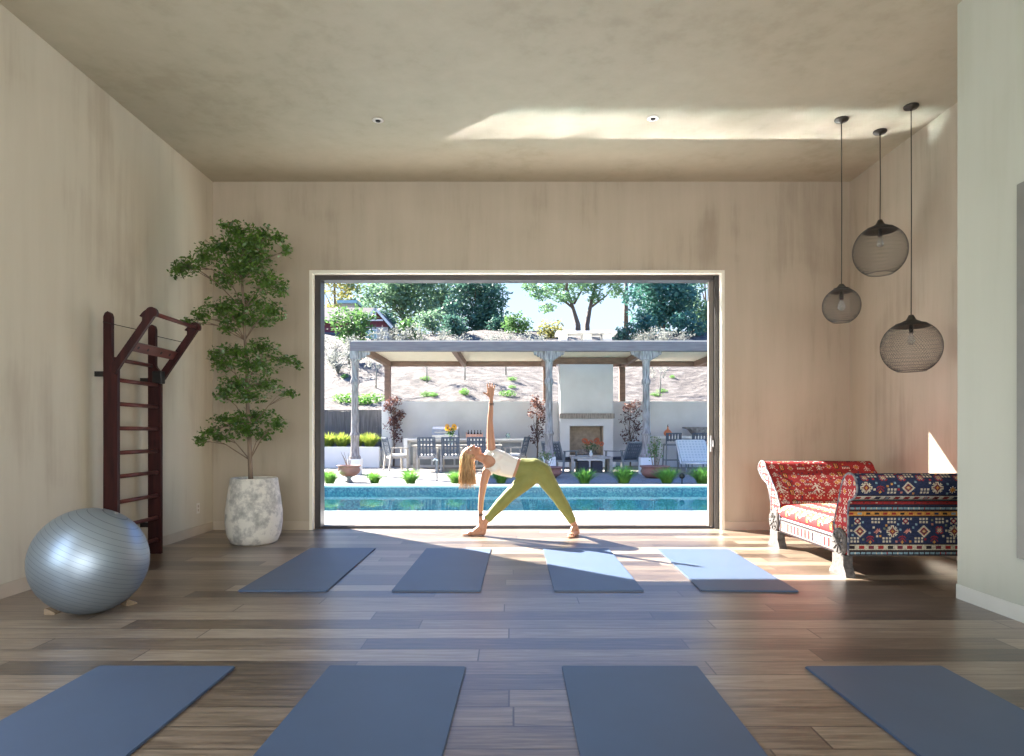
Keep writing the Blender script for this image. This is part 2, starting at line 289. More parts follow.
# ------------------------------------------------------------------ geometry helpers
class MB:
    def __init__(s): s.v = []; s.f = []
    def add(s, vs, fs):
        k = len(s.v); s.v += [tuple(p) for p in vs]; s.f += [tuple(i+k for i in f) for f in fs]; return s
    def box(s, x0, x1, y0, y1, z0, z1, bev=0.0):
        if bev <= 0:
            vs = [(x, y, z) for x in (x0, x1) for y in (y0, y1) for z in (z0, z1)]
            return s.add(vs, [(0,1,3,2), (4,6,7,5), (0,4,5,1), (2,3,7,6), (0,2,6,4), (1,5,7,3)])
        b = bmesh.new(); bmesh.ops.create_cube(b, size=1)
        for v in b.verts: v.co = Vector(((x0+x1)/2+v.co.x*(x1-x0), (y0+y1)/2+v.co.y*(y1-y0), (z0+z1)/2+v.co.z*(z1-z0)))
        bmesh.ops.bevel(b, geom=b.edges[:], offset=bev, segments=2, affect='EDGES', profile=0.6)
        return s.bm(b)
    def bm(s, b, mat=None):
        b.verts.index_update()
        s.add([(mat @ v.co if mat else v.co) for v in b.verts], [[v.index for v in f.verts] for f in b.faces]); b.free(); return s
    def obox(s, a, b_, w, h, up=(0, 0, 1), bev=0):
        # box bar from a to b_, width w (sideways) and height h (along up-ish)
        a = Vector(a); b_ = Vector(b_); d = (b_-a); L = d.length; d.normalize()
        u = Vector(up); side = d.cross(u)
        if side.length < 1e-4: side = d.cross(Vector((1, 0, 0)))
        side.normalize(); u = side.cross(d)
        vs = []
        for p in (a, b_):
            for sx, sz in ((-1, -1), (1, -1), (1, 1), (-1, 1)): vs.append(p+side*(sx*w/2)+u*(sz*h/2))
        return s.add(vs, [(3,2,1,0), (4,5,6,7), (0,1,5,4), (1,2,6,5), (2,3,7,6), (3,0,4,7)])
    def tube(s, pts, r, n=8, cap=True, flat=1.0):
        pts = [Vector(p) for p in pts]
        if not isinstance(r, (list, tuple)): r = [r]*len(pts)
        k0 = len(s.v); prev = None
        for i, p in enumerate(pts):
            t = (pts[min(i+1, len(pts)-1)]-pts[max(i-1, 0)])
            if t.length < 1e-7: t = Vector((0, 0, 1))
            t.normalize()
            if prev is None:
                a = t.cross(Vector((0, 0, 1)));
                if a.length < 1e-3: a = t.cross(Vector((1, 0, 0)))
            else: a = prev - t*prev.dot(t)
            a.normalize(); prev = a; b = t.cross(a)
            for j in range(n):
                th = 2*math.pi*j/n
                s.v.append(tuple(p+a*(math.cos(th)*r[i])+b*(math.sin(th)*r[i]*flat)))
        for i in range(len(pts)-1):
            for j in range(n):
                j2 = (j+1) % n
                s.f.append((k0+i*n+j, k0+i*n+j2, k0+(i+1)*n+j2, k0+(i+1)*n+j))
        if cap:
            s.f.append(tuple(k0+j for j in reversed(range(n)))); s.f.append(tuple(k0+(len(pts)-1)*n+j for j in range(n)))
        return s
    def lathe(s, prof, n=32, c=(0, 0, 0), axis='Z', close=True):
        k0 = len(s.v); c = Vector(c)
        for (r, z) in prof:
            for j in range(n):
                th = 2*math.pi*j/n
                if axis == 'Z': p = Vector((r*math.cos(th), r*math.sin(th), z))
                elif axis == 'X': p = Vector((z, r*math.cos(th), r*math.sin(th)))
                else: p = Vector((r*math.sin(th), z, r*math.cos(th)))
                s.v.append(tuple(c+p))
        for i in range(len(prof)-1):
            for j in range(n):
                j2 = (j+1) % n
                s.f.append((k0+i*n+j, k0+i*n+j2, k0+(i+1)*n+j2, k0+(i+1)*n+j))
        if close:
            if prof[0][0] > 1e-5: s.f.append(tuple(k0+j for j in reversed(range(n))))
            if prof[-1][0] > 1e-5: s.f.append(tuple(k0+(len(prof)-1)*n+j for j in range(n)))
        return s
    def prism(s, poly, axis, a, b):
        # poly: 2D outline; axis: extrusion axis 'X' (poly = y,z), 'Y' (poly = x,z), 'Z' (poly = x,y)
        k = len(poly); vs = []
        for t in (a, b):
            for (p, q) in poly:
                vs.append({'X': (t, p, q), 'Y': (p, t, q), 'Z': (p, q, t)}[axis])
        fs = [tuple(reversed(range(k))), tuple(range(k, 2*k))]+[(i, (i+1) % k, k+(i+1) % k, k+i) for i in range(k)]
        return s.add(vs, fs)
    def sphere(s, c, r, n=12, m=8, sc=(1, 1, 1)):
        prof = [(r*math.sin(math.pi*i/m), -r*math.cos(math.pi*i/m)) for i in range(m+1)]
        t = MB().lathe(prof, n, close=False)
        return s.add([(c[0]+v[0]*sc[0], c[1]+v[1]*sc[1], c[2]+v[2]*sc[2]) for v in t.v], t.f)
    def build(s, name, mat, parent=None, smooth=False, loc=None, fix=True):
        me = bpy.data.meshes.new(name); me.from_pydata(s.v, [], s.f); me.update()
        if fix:
            b = bmesh.new(); b.from_mesh(me); bmesh.ops.recalc_face_normals(b, faces=b.faces[:]); b.to_mesh(me); b.free()
        me.materials.append(mat if not isinstance(mat, str) else M[mat])
        if smooth: me.shade_smooth()
        o = bpy.data.objects.new(name, me); COL.objects.link(o)
        if parent: o.parent = parent
        if loc is not None: o.location = loc
        return o
def sm_by_angle(o, ang=40):
    me = o.data; me.shade_smooth()
    try:
        me.set_sharp_from_angle(angle=R(ang))
    except Exception: pass
    return o
def tag(o, label=None, cat=None, group=None, kind=None):
    if label: o['label'] = label
    if cat: o['category'] = cat
    if group: o['group'] = group
    if kind: o['kind'] = kind
    return o
def empty(name, loc=(0, 0, 0), rz=0, label=None, cat=None, group=None):
    o = bpy.data.objects.new(name, None); COL.objects.link(o); o.location = loc; o.rotation_euler = (0, 0, rz)
    o.empty_display_size = 0.1
    return tag(o, label, cat, group)
def copy_tree(o, parent=None):
    c = o.copy(); COL.objects.link(c); c.parent = parent
    for ch in [x for x in bpy.data.objects if x.parent == o]: copy_tree(ch, c)
    return c
def struct(o): o['kind'] = 'structure'; return o

def leaves_np(P, size, aspect=0.5, up_bias=0.0, droop=None):
    """P: (n,3) leaf centres -> verts, faces of folded little leaves"""
    n = len(P); d = rng.normal(size=(n, 3)); d[:, 2] = d[:, 2]*0.6+up_bias
    if droop is not None: d = d*0.5+np.array(droop)
    d /= np.linalg.norm(d, axis=1)[:, None]
    e = rng.normal(size=(n, 3)); w = np.cross(d, e); w /= np.linalg.norm(w, axis=1)[:, None]
    nn = np.cross(d, w)
    L = size*(0.6+0.8*rng.random(n))[:, None]
    base = P-d*L*0.5; tip = P+d*L*0.5; a = P+w*L*aspect*0.5+nn*L*0.10; b = P-w*L*aspect*0.5+nn*L*0.10
    V = np.stack([base, a, tip, b], 1).reshape(-1, 3)
    Fc = np.arange(4*n).reshape(n, 4)
    return V, Fc
def np_mesh(name, V, Fc, mat, parent=None):
    me = bpy.data.meshes.new(name); n = len(Fc); k = Fc.shape[1]
    me.vertices.add(len(V)); me.vertices.foreach_set('co', V.astype(np.float32).ravel())
    me.loops.add(n*k); me.loops.foreach_set('vertex_index', Fc.astype(np.int32).ravel())
    me.polygons.add(n); me.polygons.foreach_set('loop_start', (np.arange(n)*k).astype(np.int32))
    me.update(calc_edges=True); me.validate()
    me.materials.append(M[mat]); o = bpy.data.objects.new(name, me); COL.objects.link(o)
    if parent: o.parent = parent
    return o
def blob_pts(c, r, n, shell=0.55):
    d = rng.normal(size=(n, 3)); d /= np.linalg.norm(d, axis=1)[:, None]
    rad = (shell+(1-shell)*rng.random(n))[:, None]
    return np.array(c)+d*rad*np.array(r)

# ------------------------------------------------------------------ room
XL, XR, YB, ZC = -3.55, 4.01, 7.84, 4.13
YO = 8.35; YN = -3.6; XN = 3.10; YJ = 4.60
OX0, OX1, OZ = -2.372, 2.49, 3.05
b = MB().box(XL-0.2, XR+0.2, YN-0.2, YO, -0.15, 0.0); struct(b.build('floor', 'floor'))
b = MB().box(XL-0.2, XR+0.2, YN-0.2, YO, ZC, ZC+0.2); struct(b.build('ceiling', 'ceil'))
b = MB(); b.box(XL-0.2, OX0, YB, YO, 0, ZC); b.box(OX1, XR+0.2, YB, YO, 0, ZC); b.box(OX0, OX1, YB, YO, OZ, ZC)
struct(b.build('wall_back', 'wall'))
# left wall, with two tall openings nearer than the frame
LW0, LW1, LZ0, LZ1 = 0.2, 3.0, 0.5, 3.2
b = MB(); b.box(XL-0.2, XL, LW1, YB, 0, ZC); b.box(XL-0.2, XL, YN, LW0, 0, ZC); b.box(XL-0.2, XL, LW0, LW1, LZ1, ZC); b.box(XL-0.2, XL, LW0, LW1, 0, LZ0)
struct(b.build('wall_left', 'wall_l'))
b = MB(); b.box(XR, XR+0.2, YN, YB, 0, ZC); struct(b.build('wall_right', 'wall'))
b = MB(); b.box(XN, XR, YN, YJ, 0, ZC); struct(b.build('wall_right_near', 'wall_n'))
b = MB(); b.box(XL, -2.9, YN-0.2, YN, 0, ZC); b.box(2.9, XN, YN-0.2, YN, 0, ZC); b.box(-2.9, 2.9, YN-0.2, YN, 3.3, ZC)
struct(b.build('wall_front', 'wall'))
# baseboards
struct(MB().box(XL, XL+0.012, LW0-3, YB, 0, 0.10).build('baseboard_left', 'base'))
b = MB(); b.box(XL+0.012, OX0-0.03, YB-0.012, YB, 0, 0.10); b.box(OX1+0.03, XR, YB-0.012, YB, 0, 0.10)
struct(b.build('baseboard_back', 'base'))
struct(MB().box(XR-0.012, XR, YJ, YB-0.012, 0, 0.10).build('baseboard_right', 'base'))
b = MB(); b.box(XN-0.006, XN, YN, YJ, 0, 0.10); b.box(XN-0.006, XR-0.012, YJ, YJ+0.006, 0, 0.10)
struct(b.build('baseboard_right_near', 'base_w'))
# cream reveal trim round the opening
b = MB(); b.box(OX0, OX0+0.006, YB-0.004, 7.93, 0, OZ); b.box(OX1-0.006, OX1, YB-0.004, 7.93, 0, OZ); b.box(OX0, OX1, YB-0.004, 7.93, OZ-0.006, OZ)
b.box(OX0-0.03, OX0, YB-0.008, YB, 0, OZ); b.box(OX1, OX1+0.03, YB-0.008, YB, 0, OZ); b.box(OX0-0.03, OX1+0.03, YB-0.008, YB, OZ, OZ+0.03)
struct(b.build('trim_1', 'trimw'))
# sliding door: head, jambs, sill track, slid-away stile with pull
dr = struct(empty('door_1', (0, 7.98, 0)))
def at(o, mb): # shift world verts into local of an unrotated empty
    l = o.location; mb.v = [(v[0]-l[0], v[1]-l[1], v[2]-l[2]) for v in mb.v]; return mb
at(dr, MB().box(OX0+0.006, OX0+0.075, 7.93, 8.10, 0, OZ-0.006)).build('jamb', 'bronze', dr)
at(dr, MB().box(OX1-0.055, OX1-0.006, 7.93, 8.10, 0, OZ-0.006)).build('jamb', 'bronze', dr)
at(dr, MB().box(OX0+0.075, OX1-0.075, 7.93, 8.10, 2.985, OZ-0.006)).build('head_frame', 'bronze', dr)
b = MB(); b.box(OX0+0.075, OX1-0.075, 7.93, 8.14, 0.0, 0.008); b.box(OX0+0.075, OX1-0.075, 7.96, 7.975, 0.008, 0.022); b.box(OX0+0.075, OX1-0.075, 8.05, 8.065, 0.008, 0.022)
at(dr, b).build('sill_track', 'bronze', dr)
st = at(dr, MB().box(OX1-0.110, OX1-0.055, 8.00, 8.05, 0.024, 2.985)).build('stile', 'taupe', dr)
b = MB().box(OX1-0.098, OX1-0.070, 7.975, 8.00, 0.92, 1.12, 0.006); b.box(OX1-0.076, OX1-0.063, 7.94, 7.978, 0.98, 1.06, 0.003)
at(dr, b).build('door_handle', 'steel', st)
# outlet on the left wall
ot = MB().box(-0.005, 0, -0.036, 0.036, -0.058, 0.058, 0.002).build('outlet', 'outlet', loc=(XL+0.0055, 7.47, 0.30))
tag(ot, 'small white wall outlet low on the left wall beside the potted tree', 'outlet')
b = MB(); b.box(0, 0.002, -0.014, 0.014, 0.008, 0.036); b.box(0, 0.002, -0.014, 0.014, -0.036, -0.008)
b.build('socket', 'base', ot)
# grey panel on near right wall
pn = MB().box(-0.02, 0, -1.9, 0, 0, 2.28, 0.004).build('wall_panel', 'grey_panel', loc=(XN-0.001, 4.035, 0.386))
tag(pn, 'tall grey panel mounted on the pale near right wall at the picture edge', 'panel')
# recessed ceiling lights
for i, (px, py) in enumerate(((378, 120), (653, 118))):
    d = 2.98*F/(CY-py); x = (px-CX)*d/F
    e = empty('recessed_light', (x, d, ZC), label=('small recessed ceiling light in the shaded ceiling, on the left' if i == 0 else 'small recessed ceiling light within the bright rippled patch on the ceiling'), cat='ceiling light', group='recessed ceiling lights')
    MB().lathe([(0.028, -0.001), (0.052, -0.001), (0.055, -0.006), (0.030, -0.010), (0.026, -0.004)], 24).build('trim_ring', 'outlet', e, True)
    MB().lathe([(0.0, -0.003), (0.025, -0.0035), (0.022, -0.016), (0.0, -0.018)], 20).build('aperture', 'black', e, True)

# ------------------------------------------------------------------ mats
def mat(xl, xr, y0, y1, rot, label):
    w = xr-xl; l = y1-y0
    b = bmesh.new(); bmesh.ops.create_cube(b, size=1)
    for v in b.verts: v.co = Vector((v.co.x*w, v.co.y*l, v.co.z*0.012))
    ve = [e for e in b.edges if abs((e.verts[0].co-e.verts[1].co).z) > 0.005]
    bmesh.ops.bevel(b, geom=ve, offset=0.006, segments=3, affect='EDGES')
    bmesh.ops.bevel(b, geom=[e for e in b.edges if abs(e.verts[0].co.z-e.verts[1].co.z) < 1e-5 and len(e.link_faces) == 2 and abs(e.link_faces[0].normal.z-e.link_faces[1].normal.z) > 0.5], offset=0.003, segments=2, affect='EDGES')
    o = MB().bm(b).build('yoga_mat', 'mat', loc=((xl+xr)/2, (y0+y1)/2, 0.0062))
    o.rotation_euler = (0, 0, R(rot)); tag(o, label, 'yoga mat', 'yoga mats laid out in two rows')
mat(-1.99, -1.345, 4.78, 6.55, 0.4, 'blue yoga mat of the far row nearest the concrete pot, fully in shade')
mat(-0.86, -0.215, 4.78, 6.53, -0.8, 'blue yoga mat of the far row between the pot-side mat and the half-sunlit mat')
mat(0.305, 0.955, 4.78, 6.53, 0.0, 'blue yoga mat cut by the diagonal sun edge in front of the stretching woman')
mat(1.40, 2.10, 4.78, 6.50, -2.0, 'yoga mat mostly bleached by sun beside the patterned daybed')
mat(-2.03, -1.36, 1.46, 3.235, -0.6, 'yoga mat of the near row at the lower left corner of the floor')
mat(-0.915, -0.245, 1.46, 3.235, -1.3, 'blue yoga mat of the near row, second from the left')
mat(0.24, 0.905, 1.46, 3.235, -0.2, 'blue yoga mat of the near row, second from the right')
mat(1.44, 2.11, 1.46, 3.235, 0.6, 'slate-coloured yoga mat of the near row below the right wall')

# ------------------------------------------------------------------ exercise ball
rb = 0.338; bc = (-2.70, 4.23, rb-0.012)
prof = [(rb*math.sin(math.pi*i/64), -rb*0.985*math.cos(math.pi*i/64)) for i in range(65)]
bl = MB().lathe(prof, 72, close=False).build('exercise_ball', 'ball', smooth=True, loc=bc); bl.location.z = rb*0.985+0.002
bl.rotation_euler = (R(-6), R(26), R(0))
tag(bl, 'large silver grey exercise ball with fine ribs on the floor by the ladder', 'exercise ball')
MB().lathe([(0, 0), (0.014, 0), (0.012, 0.005), (0, 0.006)], 16, c=(0, 0, rb*0.984)).build('valve_plug', 'steel', bl, True)
for (x, y, rz, lb_) in ((-2.575, 4.44, 60, 'small tan wedge on the floor at the right side of the silver exercise ball'), (-2.93, 4.22, 175, 'small tan wedge standing in for a tan shadow at the left side of the silver exercise ball')):  # left wedge is added where only a tan shadow lies
    o = MB().prism([(-0.035, 0.0), (0.035, 0.0), (0.035, 0.010), (0.015, 0.022), (-0.02, 0.038), (-0.035, 0.034)], 'Y', -0.035, 0.035).build('ball_wedge', 'rope', None, loc=(x, y, 0.0)); o.rotation_euler = (0, 0, R(rz) if x > -2.7 else R(0))
    tag(o, lb_, 'wedge')

# ------------------------------------------------------------------ stall bars
lad = empty('wall_ladder', (XL, 6.0, 0), label='dark mahogany wall bars with tilted pull-up bar against the left wall', cat='exercise ladder')
X0, X1 = -3.47, -3.35
for y in (5.61, 6.30):
    poly = [(X0, 0.0), (X1, 0.0), (X1, 1.72), (X1-0.012, 1.74), (X1-0.045, 1.78), (X1-0.05, 1.80), (X1-0.05, 2.14), (X1-0.06, 2.17), (X0+0.035, 2.185), (X0+0.012, 2.17), (X0, 2.14)]
    at(lad, MB().prism(poly, 'Y', y, y+0.04)).build('side_rail', 'mahog', lad)
for z in (0.135, 0.345, 0.555, 0.775, 0.98, 1.19, 1.40, 1.605, 1.79):
    xx = X1-0.035 if z < 1.75 else X0+0.035
    at(lad, MB().tube([(xx, 5.65, z), (xx, 6.30, z)], 0.018, 12)).build('rung', 'mahog_l', lad, True)
hooks = []
for y in (5.575, 6.345):
    a = Vector((X1-0.02, 0, 1.69)); t = Vector((-3.07, 0, 2.13)); d = (t-a).normalized(); n = Vector((-d.z, 0, d.x))  # n points up/left (towards wall)
    pl = []
    for (s_, q) in ((-.03, -.032), (0.0, -.038), (0.10, -.036), (0.50, -.036), (0.56, -.036)): pl.append(a+d*s_+n*q)
    c = a+d*0.575+n*0.0
    for k in range(9):
        th = -math.pi/2+math.pi*k/8; pl.append(c+d*(0.050*math.cos(th))+n*(0.050*math.sin(th)))
    pl.append(c+d*(-0.03)+n*0.060); pl.append(c+d*(-0.080)+n*0.066); pl.append(c+d*(-0.074)+n*0.040); pl.append(c+d*(-0.10)+n*0.024)
    for (s_, q) in ((0.10, .030), (0.0, .034), (-.03, .02)): pl.append(a+d*s_+n*q)
    at(lad, MB().prism([(p.x, p.z) for p in pl], 'Y', y, y+0.035)).build('pull_up_arm', 'mahog', lad)
    hooks.append(c)
c = hooks[0]
at(lad, MB().tube([(c.x, 5.61, c.z), (c.x, 6.345, c.z)], 0.019, 12)).build('pull_up_bar', 'mahog_l', lad, True)
m_ = Vector((X1-0.02, 0, 1.69))+Vector((0.28, 0, 0.44)).normalized()*0.24
cp = at(lad, MB().obox((m_.x, 5.61, m_.z), (m_.x, 6.345, m_.z), 0.085, 0.022, up=(-0.8, 0, 0.5))).build('crosspiece', 'mahog_l', lad)
hb = MB()
nrm = Vector((0.62, 0, -0.40)).normalized()  # towards room
for y in (5.72, 5.87, 6.09, 6.24):
    p = Vector((m_.x, y, m_.z)); at(lad, MB().tube([p-nrm*0.0125, p+nrm*0.0125], 0.014, 12)).build('hole_dark_disc', 'hole_dark', cp).matrix_parent_inverse = Matrix.Identity(4)  # solid dark discs paint the shade of the holes
for y in (5.592, 6.362):
    at(lad, MB().tube([(X0+0.01, y, 2.09), (-3.15, y, 2.02)], 0.0035, 6)).build('stay_wire', 'black', lad)
at(lad, MB().box(X1-0.07, X1+0.02, 6.275, 6.35, 1.62, 1.74, 0.008)).build('pivot_block', 'black', lad)
for (y, z) in ((5.61, 1.63), (6.30, 1.63), (5.61, 0.25), (6.30, 0.25)):
    at(lad, MB().box(XL, X0+0.002, y+0.008, y+0.032, z, z+0.045)).build('wall_bracket', 'black', lad)

# ------------------------------------------------------------------ potted tree
pt = empty('potted_tree', (-2.70, 6.92, 0), label='tall slender indoor tree with layered small green leaves in a chalky concrete pot', cat='potted tree')
prof = [(0.0, 0.0), (0.20, 0.0), (0.235, 0.02), (0.268, 0.10), (0.285, 0.22), (0.283, 0.34), (0.262, 0.50), (0.243, 0.62), (0.236, 0.675), (0.230, 0.683), (0.218, 0.68), (0.214, 0.66), (0.22, 0.60), (0.0, 0.598)]
MB().lathe(prof, 56).build('pot', 'concrete', pt, True)
MB().lathe([(0, 0.600), (0.08, 0.612), (0.17, 0.605), (0.219, 0.602)], 32, close=False).build('soil', 'soil', pt, True)
def TP(x, y, dy=0.0):
    d = 6.92+dy; p = W(x, y, d); p.x = max(p.x, XL+0.07); return p-Vector((-2.70, 6.92, 0))
trunk_px = [(251, 487), (250, 460), (249, 430), (247, 395), (247, 365), (245, 340), (244, 310), (242, 280), (241, 255), (240, 230)]
tp = [TP(*p) for p in trunk_px]
MB().tube(tp, [0.026, 0.023, 0.02, 0.018, 0.017, 0.015, 0.013, 0.011, 0.008, 0.004], 10).build('trunk', 'bark', pt, True)
blobs = [(240,232,16,10,0),(226,226,9,6,.1),(262,236,16,10,.1),(279,238,8,5,0),(287,250,5,7,-.05),(222,248,24,10,-.1),(188,266,14,9,-.25),(178,270,8,8,-.3),(205,258,16,9,-.2),(255,258,24,14,.1),(240,268,26,13,-.1),(268,283,18,11,-.1),(225,280,14,9,.1),(250,244,25,10,-.1),(281,290,8,7,0),
 (222,308,20,9,-.1),(250,303,26,9,.1),(200,316,10,7,-.2),(188,322,5,5,-.25),(272,312,14,10,-.1),(240,318,22,10,0),(226,328,8,6,-.1),(262,322,14,6,.05),
 (236,352,24,8,-.1),(262,348,20,9,.1),(285,360,14,6,0),(298,365,5,4,0),(224,364,14,9,.1),(255,366,24,9,-.1),(215,355,8,5,-.15),
 (236,384,20,8,-.1),(264,385,20,8,.1),(288,393,10,5,0),(224,394,10,8,.1),(250,396,20,7,-.1),
 (230,420,20,8,-.1),(210,432,11,6,-.15),(255,416,22,8,.1),(276,424,12,8,0),(200,440,6,5,-.2),(245,430,18,8,-.05),(262,436,10,5,.05),(222,438,9,5,0)]
br = MB(); P = []
for (x, y, rx, ry, dy) in blobs:
    c_ = TP(x, y, dy*1.4); s_ = 6.92/F
    n = int(34+rx*ry*1.8)
    q = blob_pts(c_, (rx*s_*1.12, max(0.10, rx*s_*0.8), ry*s_*1.25), n, 0.12)
    P.append(q)
    tz = c_.z-0.12-0.12*random.random(); k = min(tp, key=lambda t: abs(t.z-tz))
    mid = (k+c_)/2+Vector((0, 0, 0.06)); br.tube([k, mid, c_, c_+(c_-mid)*0.1], [0.007, 0.005, 0.003, 0.0015], 5)
    for _ in range(3):
        e_ = Vector(tuple(q[random.randrange(n)])); br.tube([mid, (mid+e_)/2+Vector((0, 0, .02)), e_], [0.003, 0.002, 0.001], 4)
br.build('branches', 'bark', pt, True)
P = np.concatenate(P); P[:, 0] = np.maximum(P[:, 0], XL+0.03+2.70); P[:, 1] = np.minimum(P[:, 1], YB-6.92-0.03)
V, Fc = leaves_np(P, 0.040, 0.55, 0.1); np_mesh('foliage', V, Fc, 'leaf', pt)

# ------------------------------------------------------------------ pendants
def pendant(cx, cyd, zc, r, ry, label):
    e = empty('pendant_lamp', (cx, cyd, ZC), label=label, cat='pendant lamp', group='three mesh globe pendants')
    MB().lathe([(0.0, 0.0), (0.062, 0.0), (0.064, -0.012), (0.055, -0.024), (0.012, -0.030), (0.008, -0.045), (0, -0.045)], 28).build('canopy', 'charcoal', e, True)
    zt = zc-ZC; top = zt+ry
    MB().tube([(0, 0, -0.03), (0.003, 0, (top)*0.5), (0, 0, top+0.02)], 0.0045, 6).build('cord', 'cord_b', e)
    MB().lathe([(0.0, zt+ry*1.26), (0.020, zt+ry*1.25), (0.030, zt+ry*1.16), (0.045, zt+ry*1.05), (0.07, zt+ry*1.01), (0.30*r, zt+ry*0.985), (0.47*r, zt+ry*0.92), (0.62*r, zt+ry*0.80), (0.605*r, zt+ry*0.785), (0.44*r, zt+ry*0.89), (0.2*r, zt+ry*0.95), (0, zt+ry*0.96)], 40, close=False).build('cap', 'charcoal', e, True)
    MB().lathe([(0, top-0.03), (0.017, top-0.03), (0.019, top-0.10), (0.012, top-0.105), (0, top-0.105)], 16).build('socket', 'black', e, True)
    MB().lathe([(0, top-0.105), (0.013, top-0.106), (0.016, top-0.125), (0.032, top-0.165), (0.030, top-0.188), (0.015, top-0.207), (0, top-0.21)], 20).build('bulb', 'bulb', e, True)
    # woven wire globe: two families of spirals and hoops
    def prof(t):  # t 0..1 from cap edge to bottom opening
        a0, a1 = math.radians(62), math.radians(-64); a = a0+(a1-a0)*t
        return r*math.cos(a)**0.92, zt+ry*math.sin(a)/math.sin(a0)*0.90
    g = MB(); N = 64 if r > 0.22 else 52; K = 22; wr = 0.0011
    for sgn in (1, -1):
        for i in range(N):
            pts = []
            for k in range(K+1):
                t = k/K; rr, z = prof(t); th = 2*math.pi*i/N+sgn*t*1.5
                pts.append((rr*math.cos(th), rr*math.sin(th), z))
            g.tube(pts, wr, 3, False)
    for k in range(15):
        rr, z = prof(k/14); w_ = 0.004 if k in (0, 14) else wr
        g.tube([(rr*math.cos(j*math.pi/24), rr*math.sin(j*math.pi/24), z) for j in range(49)], w_, 3 if w_ < .003 else 6, False)
    g.build('wire_globe', 'gwire', e, fix=False)
pendant(3.125, 6.27, 2.355, 0.168, 0.165, 'smallest mesh globe pendant lamp, hanging leftmost with a visible clear bulb')
pendant(3.63, 6.52, 2.945, 0.245, 0.245, 'mesh globe pendant lamp hanging highest on the shortest cord')
pendant(3.635, 6.02, 1.93, 0.250, 0.235, 'mesh globe pendant lamp hanging lowest on the longest cord above the daybed')

# ------------------------------------------------------------------ kilim daybed
PAL = dict(n=(0.022, 0.034, 0.095), c=(0.72, 0.63, 0.47), r=(0.42, 0.028, 0.030), o=(0.72, 0.33, 0.07), b=(0.26, 0.40, 0.46), k=(0.035, 0.018, 0.022), m=(0.22, 0.03, 0.05), w=(0.80, 0.74, 0.64), g=(0.22, 0.24, 0.16), p=(0.62, 0.25, 0.20), s=(0.10, 0.16, 0.26), q=(0.40, 0.33, 0.26))
MOT = {
'flower': ["....ccc....","..c.cmc.c..",".ccccmcccc.","..ccmmmcc..","cccmmommccc","cmmmooommmc","cccmmommccc","..ccmmmcc..",".ccccmcccc.","..c.cmc.c..","....ccc...."],
'diamond': ["......cc......",".....cccc.....","....ccrrcc....","...ccrnnrcc...","..ccrnoonrcc..",".ccrnoccon.cc.","..ccrnoonrcc..","...ccrnnrcc...","....ccrrcc....",".....cccc.....","......cc......"],
'squares': ["cc.cc.cc","cc.cc.cc","........","cc.cc.cc","cc.cc.cc"],
'plant': ["...o...","..ooo..","r..o..r",".r.m.r.","..rmr..","r..m..r",".rrmrr.","...m..."],
'bird': ["..p....","pppp..c",".ppppcc","..pppp.","...p.p."],
'rosette': [".rr.rr.","rrbrbrr",".bocob.","rrcocrr",".bocob.","rrbrbrr",".rr.rr."],
'hook': ["cc..cc","c.rr.c",".rccr.",".rccr.","c.rr.c","cc..cc"],
'tree': ["w..w..w",".w.w.w.","..www..","w..w..w",".w.w.w.","..www..","...w...","...w..."],
'comb': ["w.w.w.w.w","w.w.w.w.w","w.w.w.w.w","kkkkkkkkk"],
'star': ["...w...",".w.o.w.","..ooo..","wookoow","..ooo..",".w.o.w.","...w..."],
'bar': [".kkkk.","kooook","korrok","kocrok","korrok","kocrok","korrok","kooook",".kkkk."],
'dot': ["oo","oo"],
}
def canvas(h, w, base): return np.full((h, w), ord(base), dtype=np.uint8)
def stamp(A, mot, i, j, sc=1):
    rows = MOT[mot]
    for a, row in enumerate(rows):
        for c_, ch in enumerate(row):
            if ch == '.': continue
            for u in range(sc):
                for v in range(sc):
                    y, x = i+a*sc+u, j+c_*sc+v
                    if 0 <= y < A.shape[0] and 0 <= x < A.shape[1]: A[y, x] = ord(ch)
def band(A, i0, i1, base, deco, period=9):
    i0 = max(0, i0); A[i0:i1] = ord(base); h = i1-i0
    if h < 3: return
    A[i0] = ord('k'); A[i1-1] = ord('k')
    rs = np.random.RandomState(i0+31)
    for j in range(1, A.shape[1], period):
        ch = deco[rs.randint(len(deco))]
        m0, m1 = i0+2, i1-2
        if m1 <= m0: m0, m1 = i0+1, i1-1
        A[m0:m1, j:j+period-4] = ord(ch)
        if m1-m0 > 3: A[m0+1:m1-1, j+1:j+period-5] = ord(deco[rs.randint(len(deco))])
jr = np.random.RandomState(3)
def jit(c):
    c = c.copy(); c[:, :3] *= (0.80+0.36*jr.rand(len(c)))[:, None]; c[:, :3] = c[:, :3]*0.80+0.010; return c
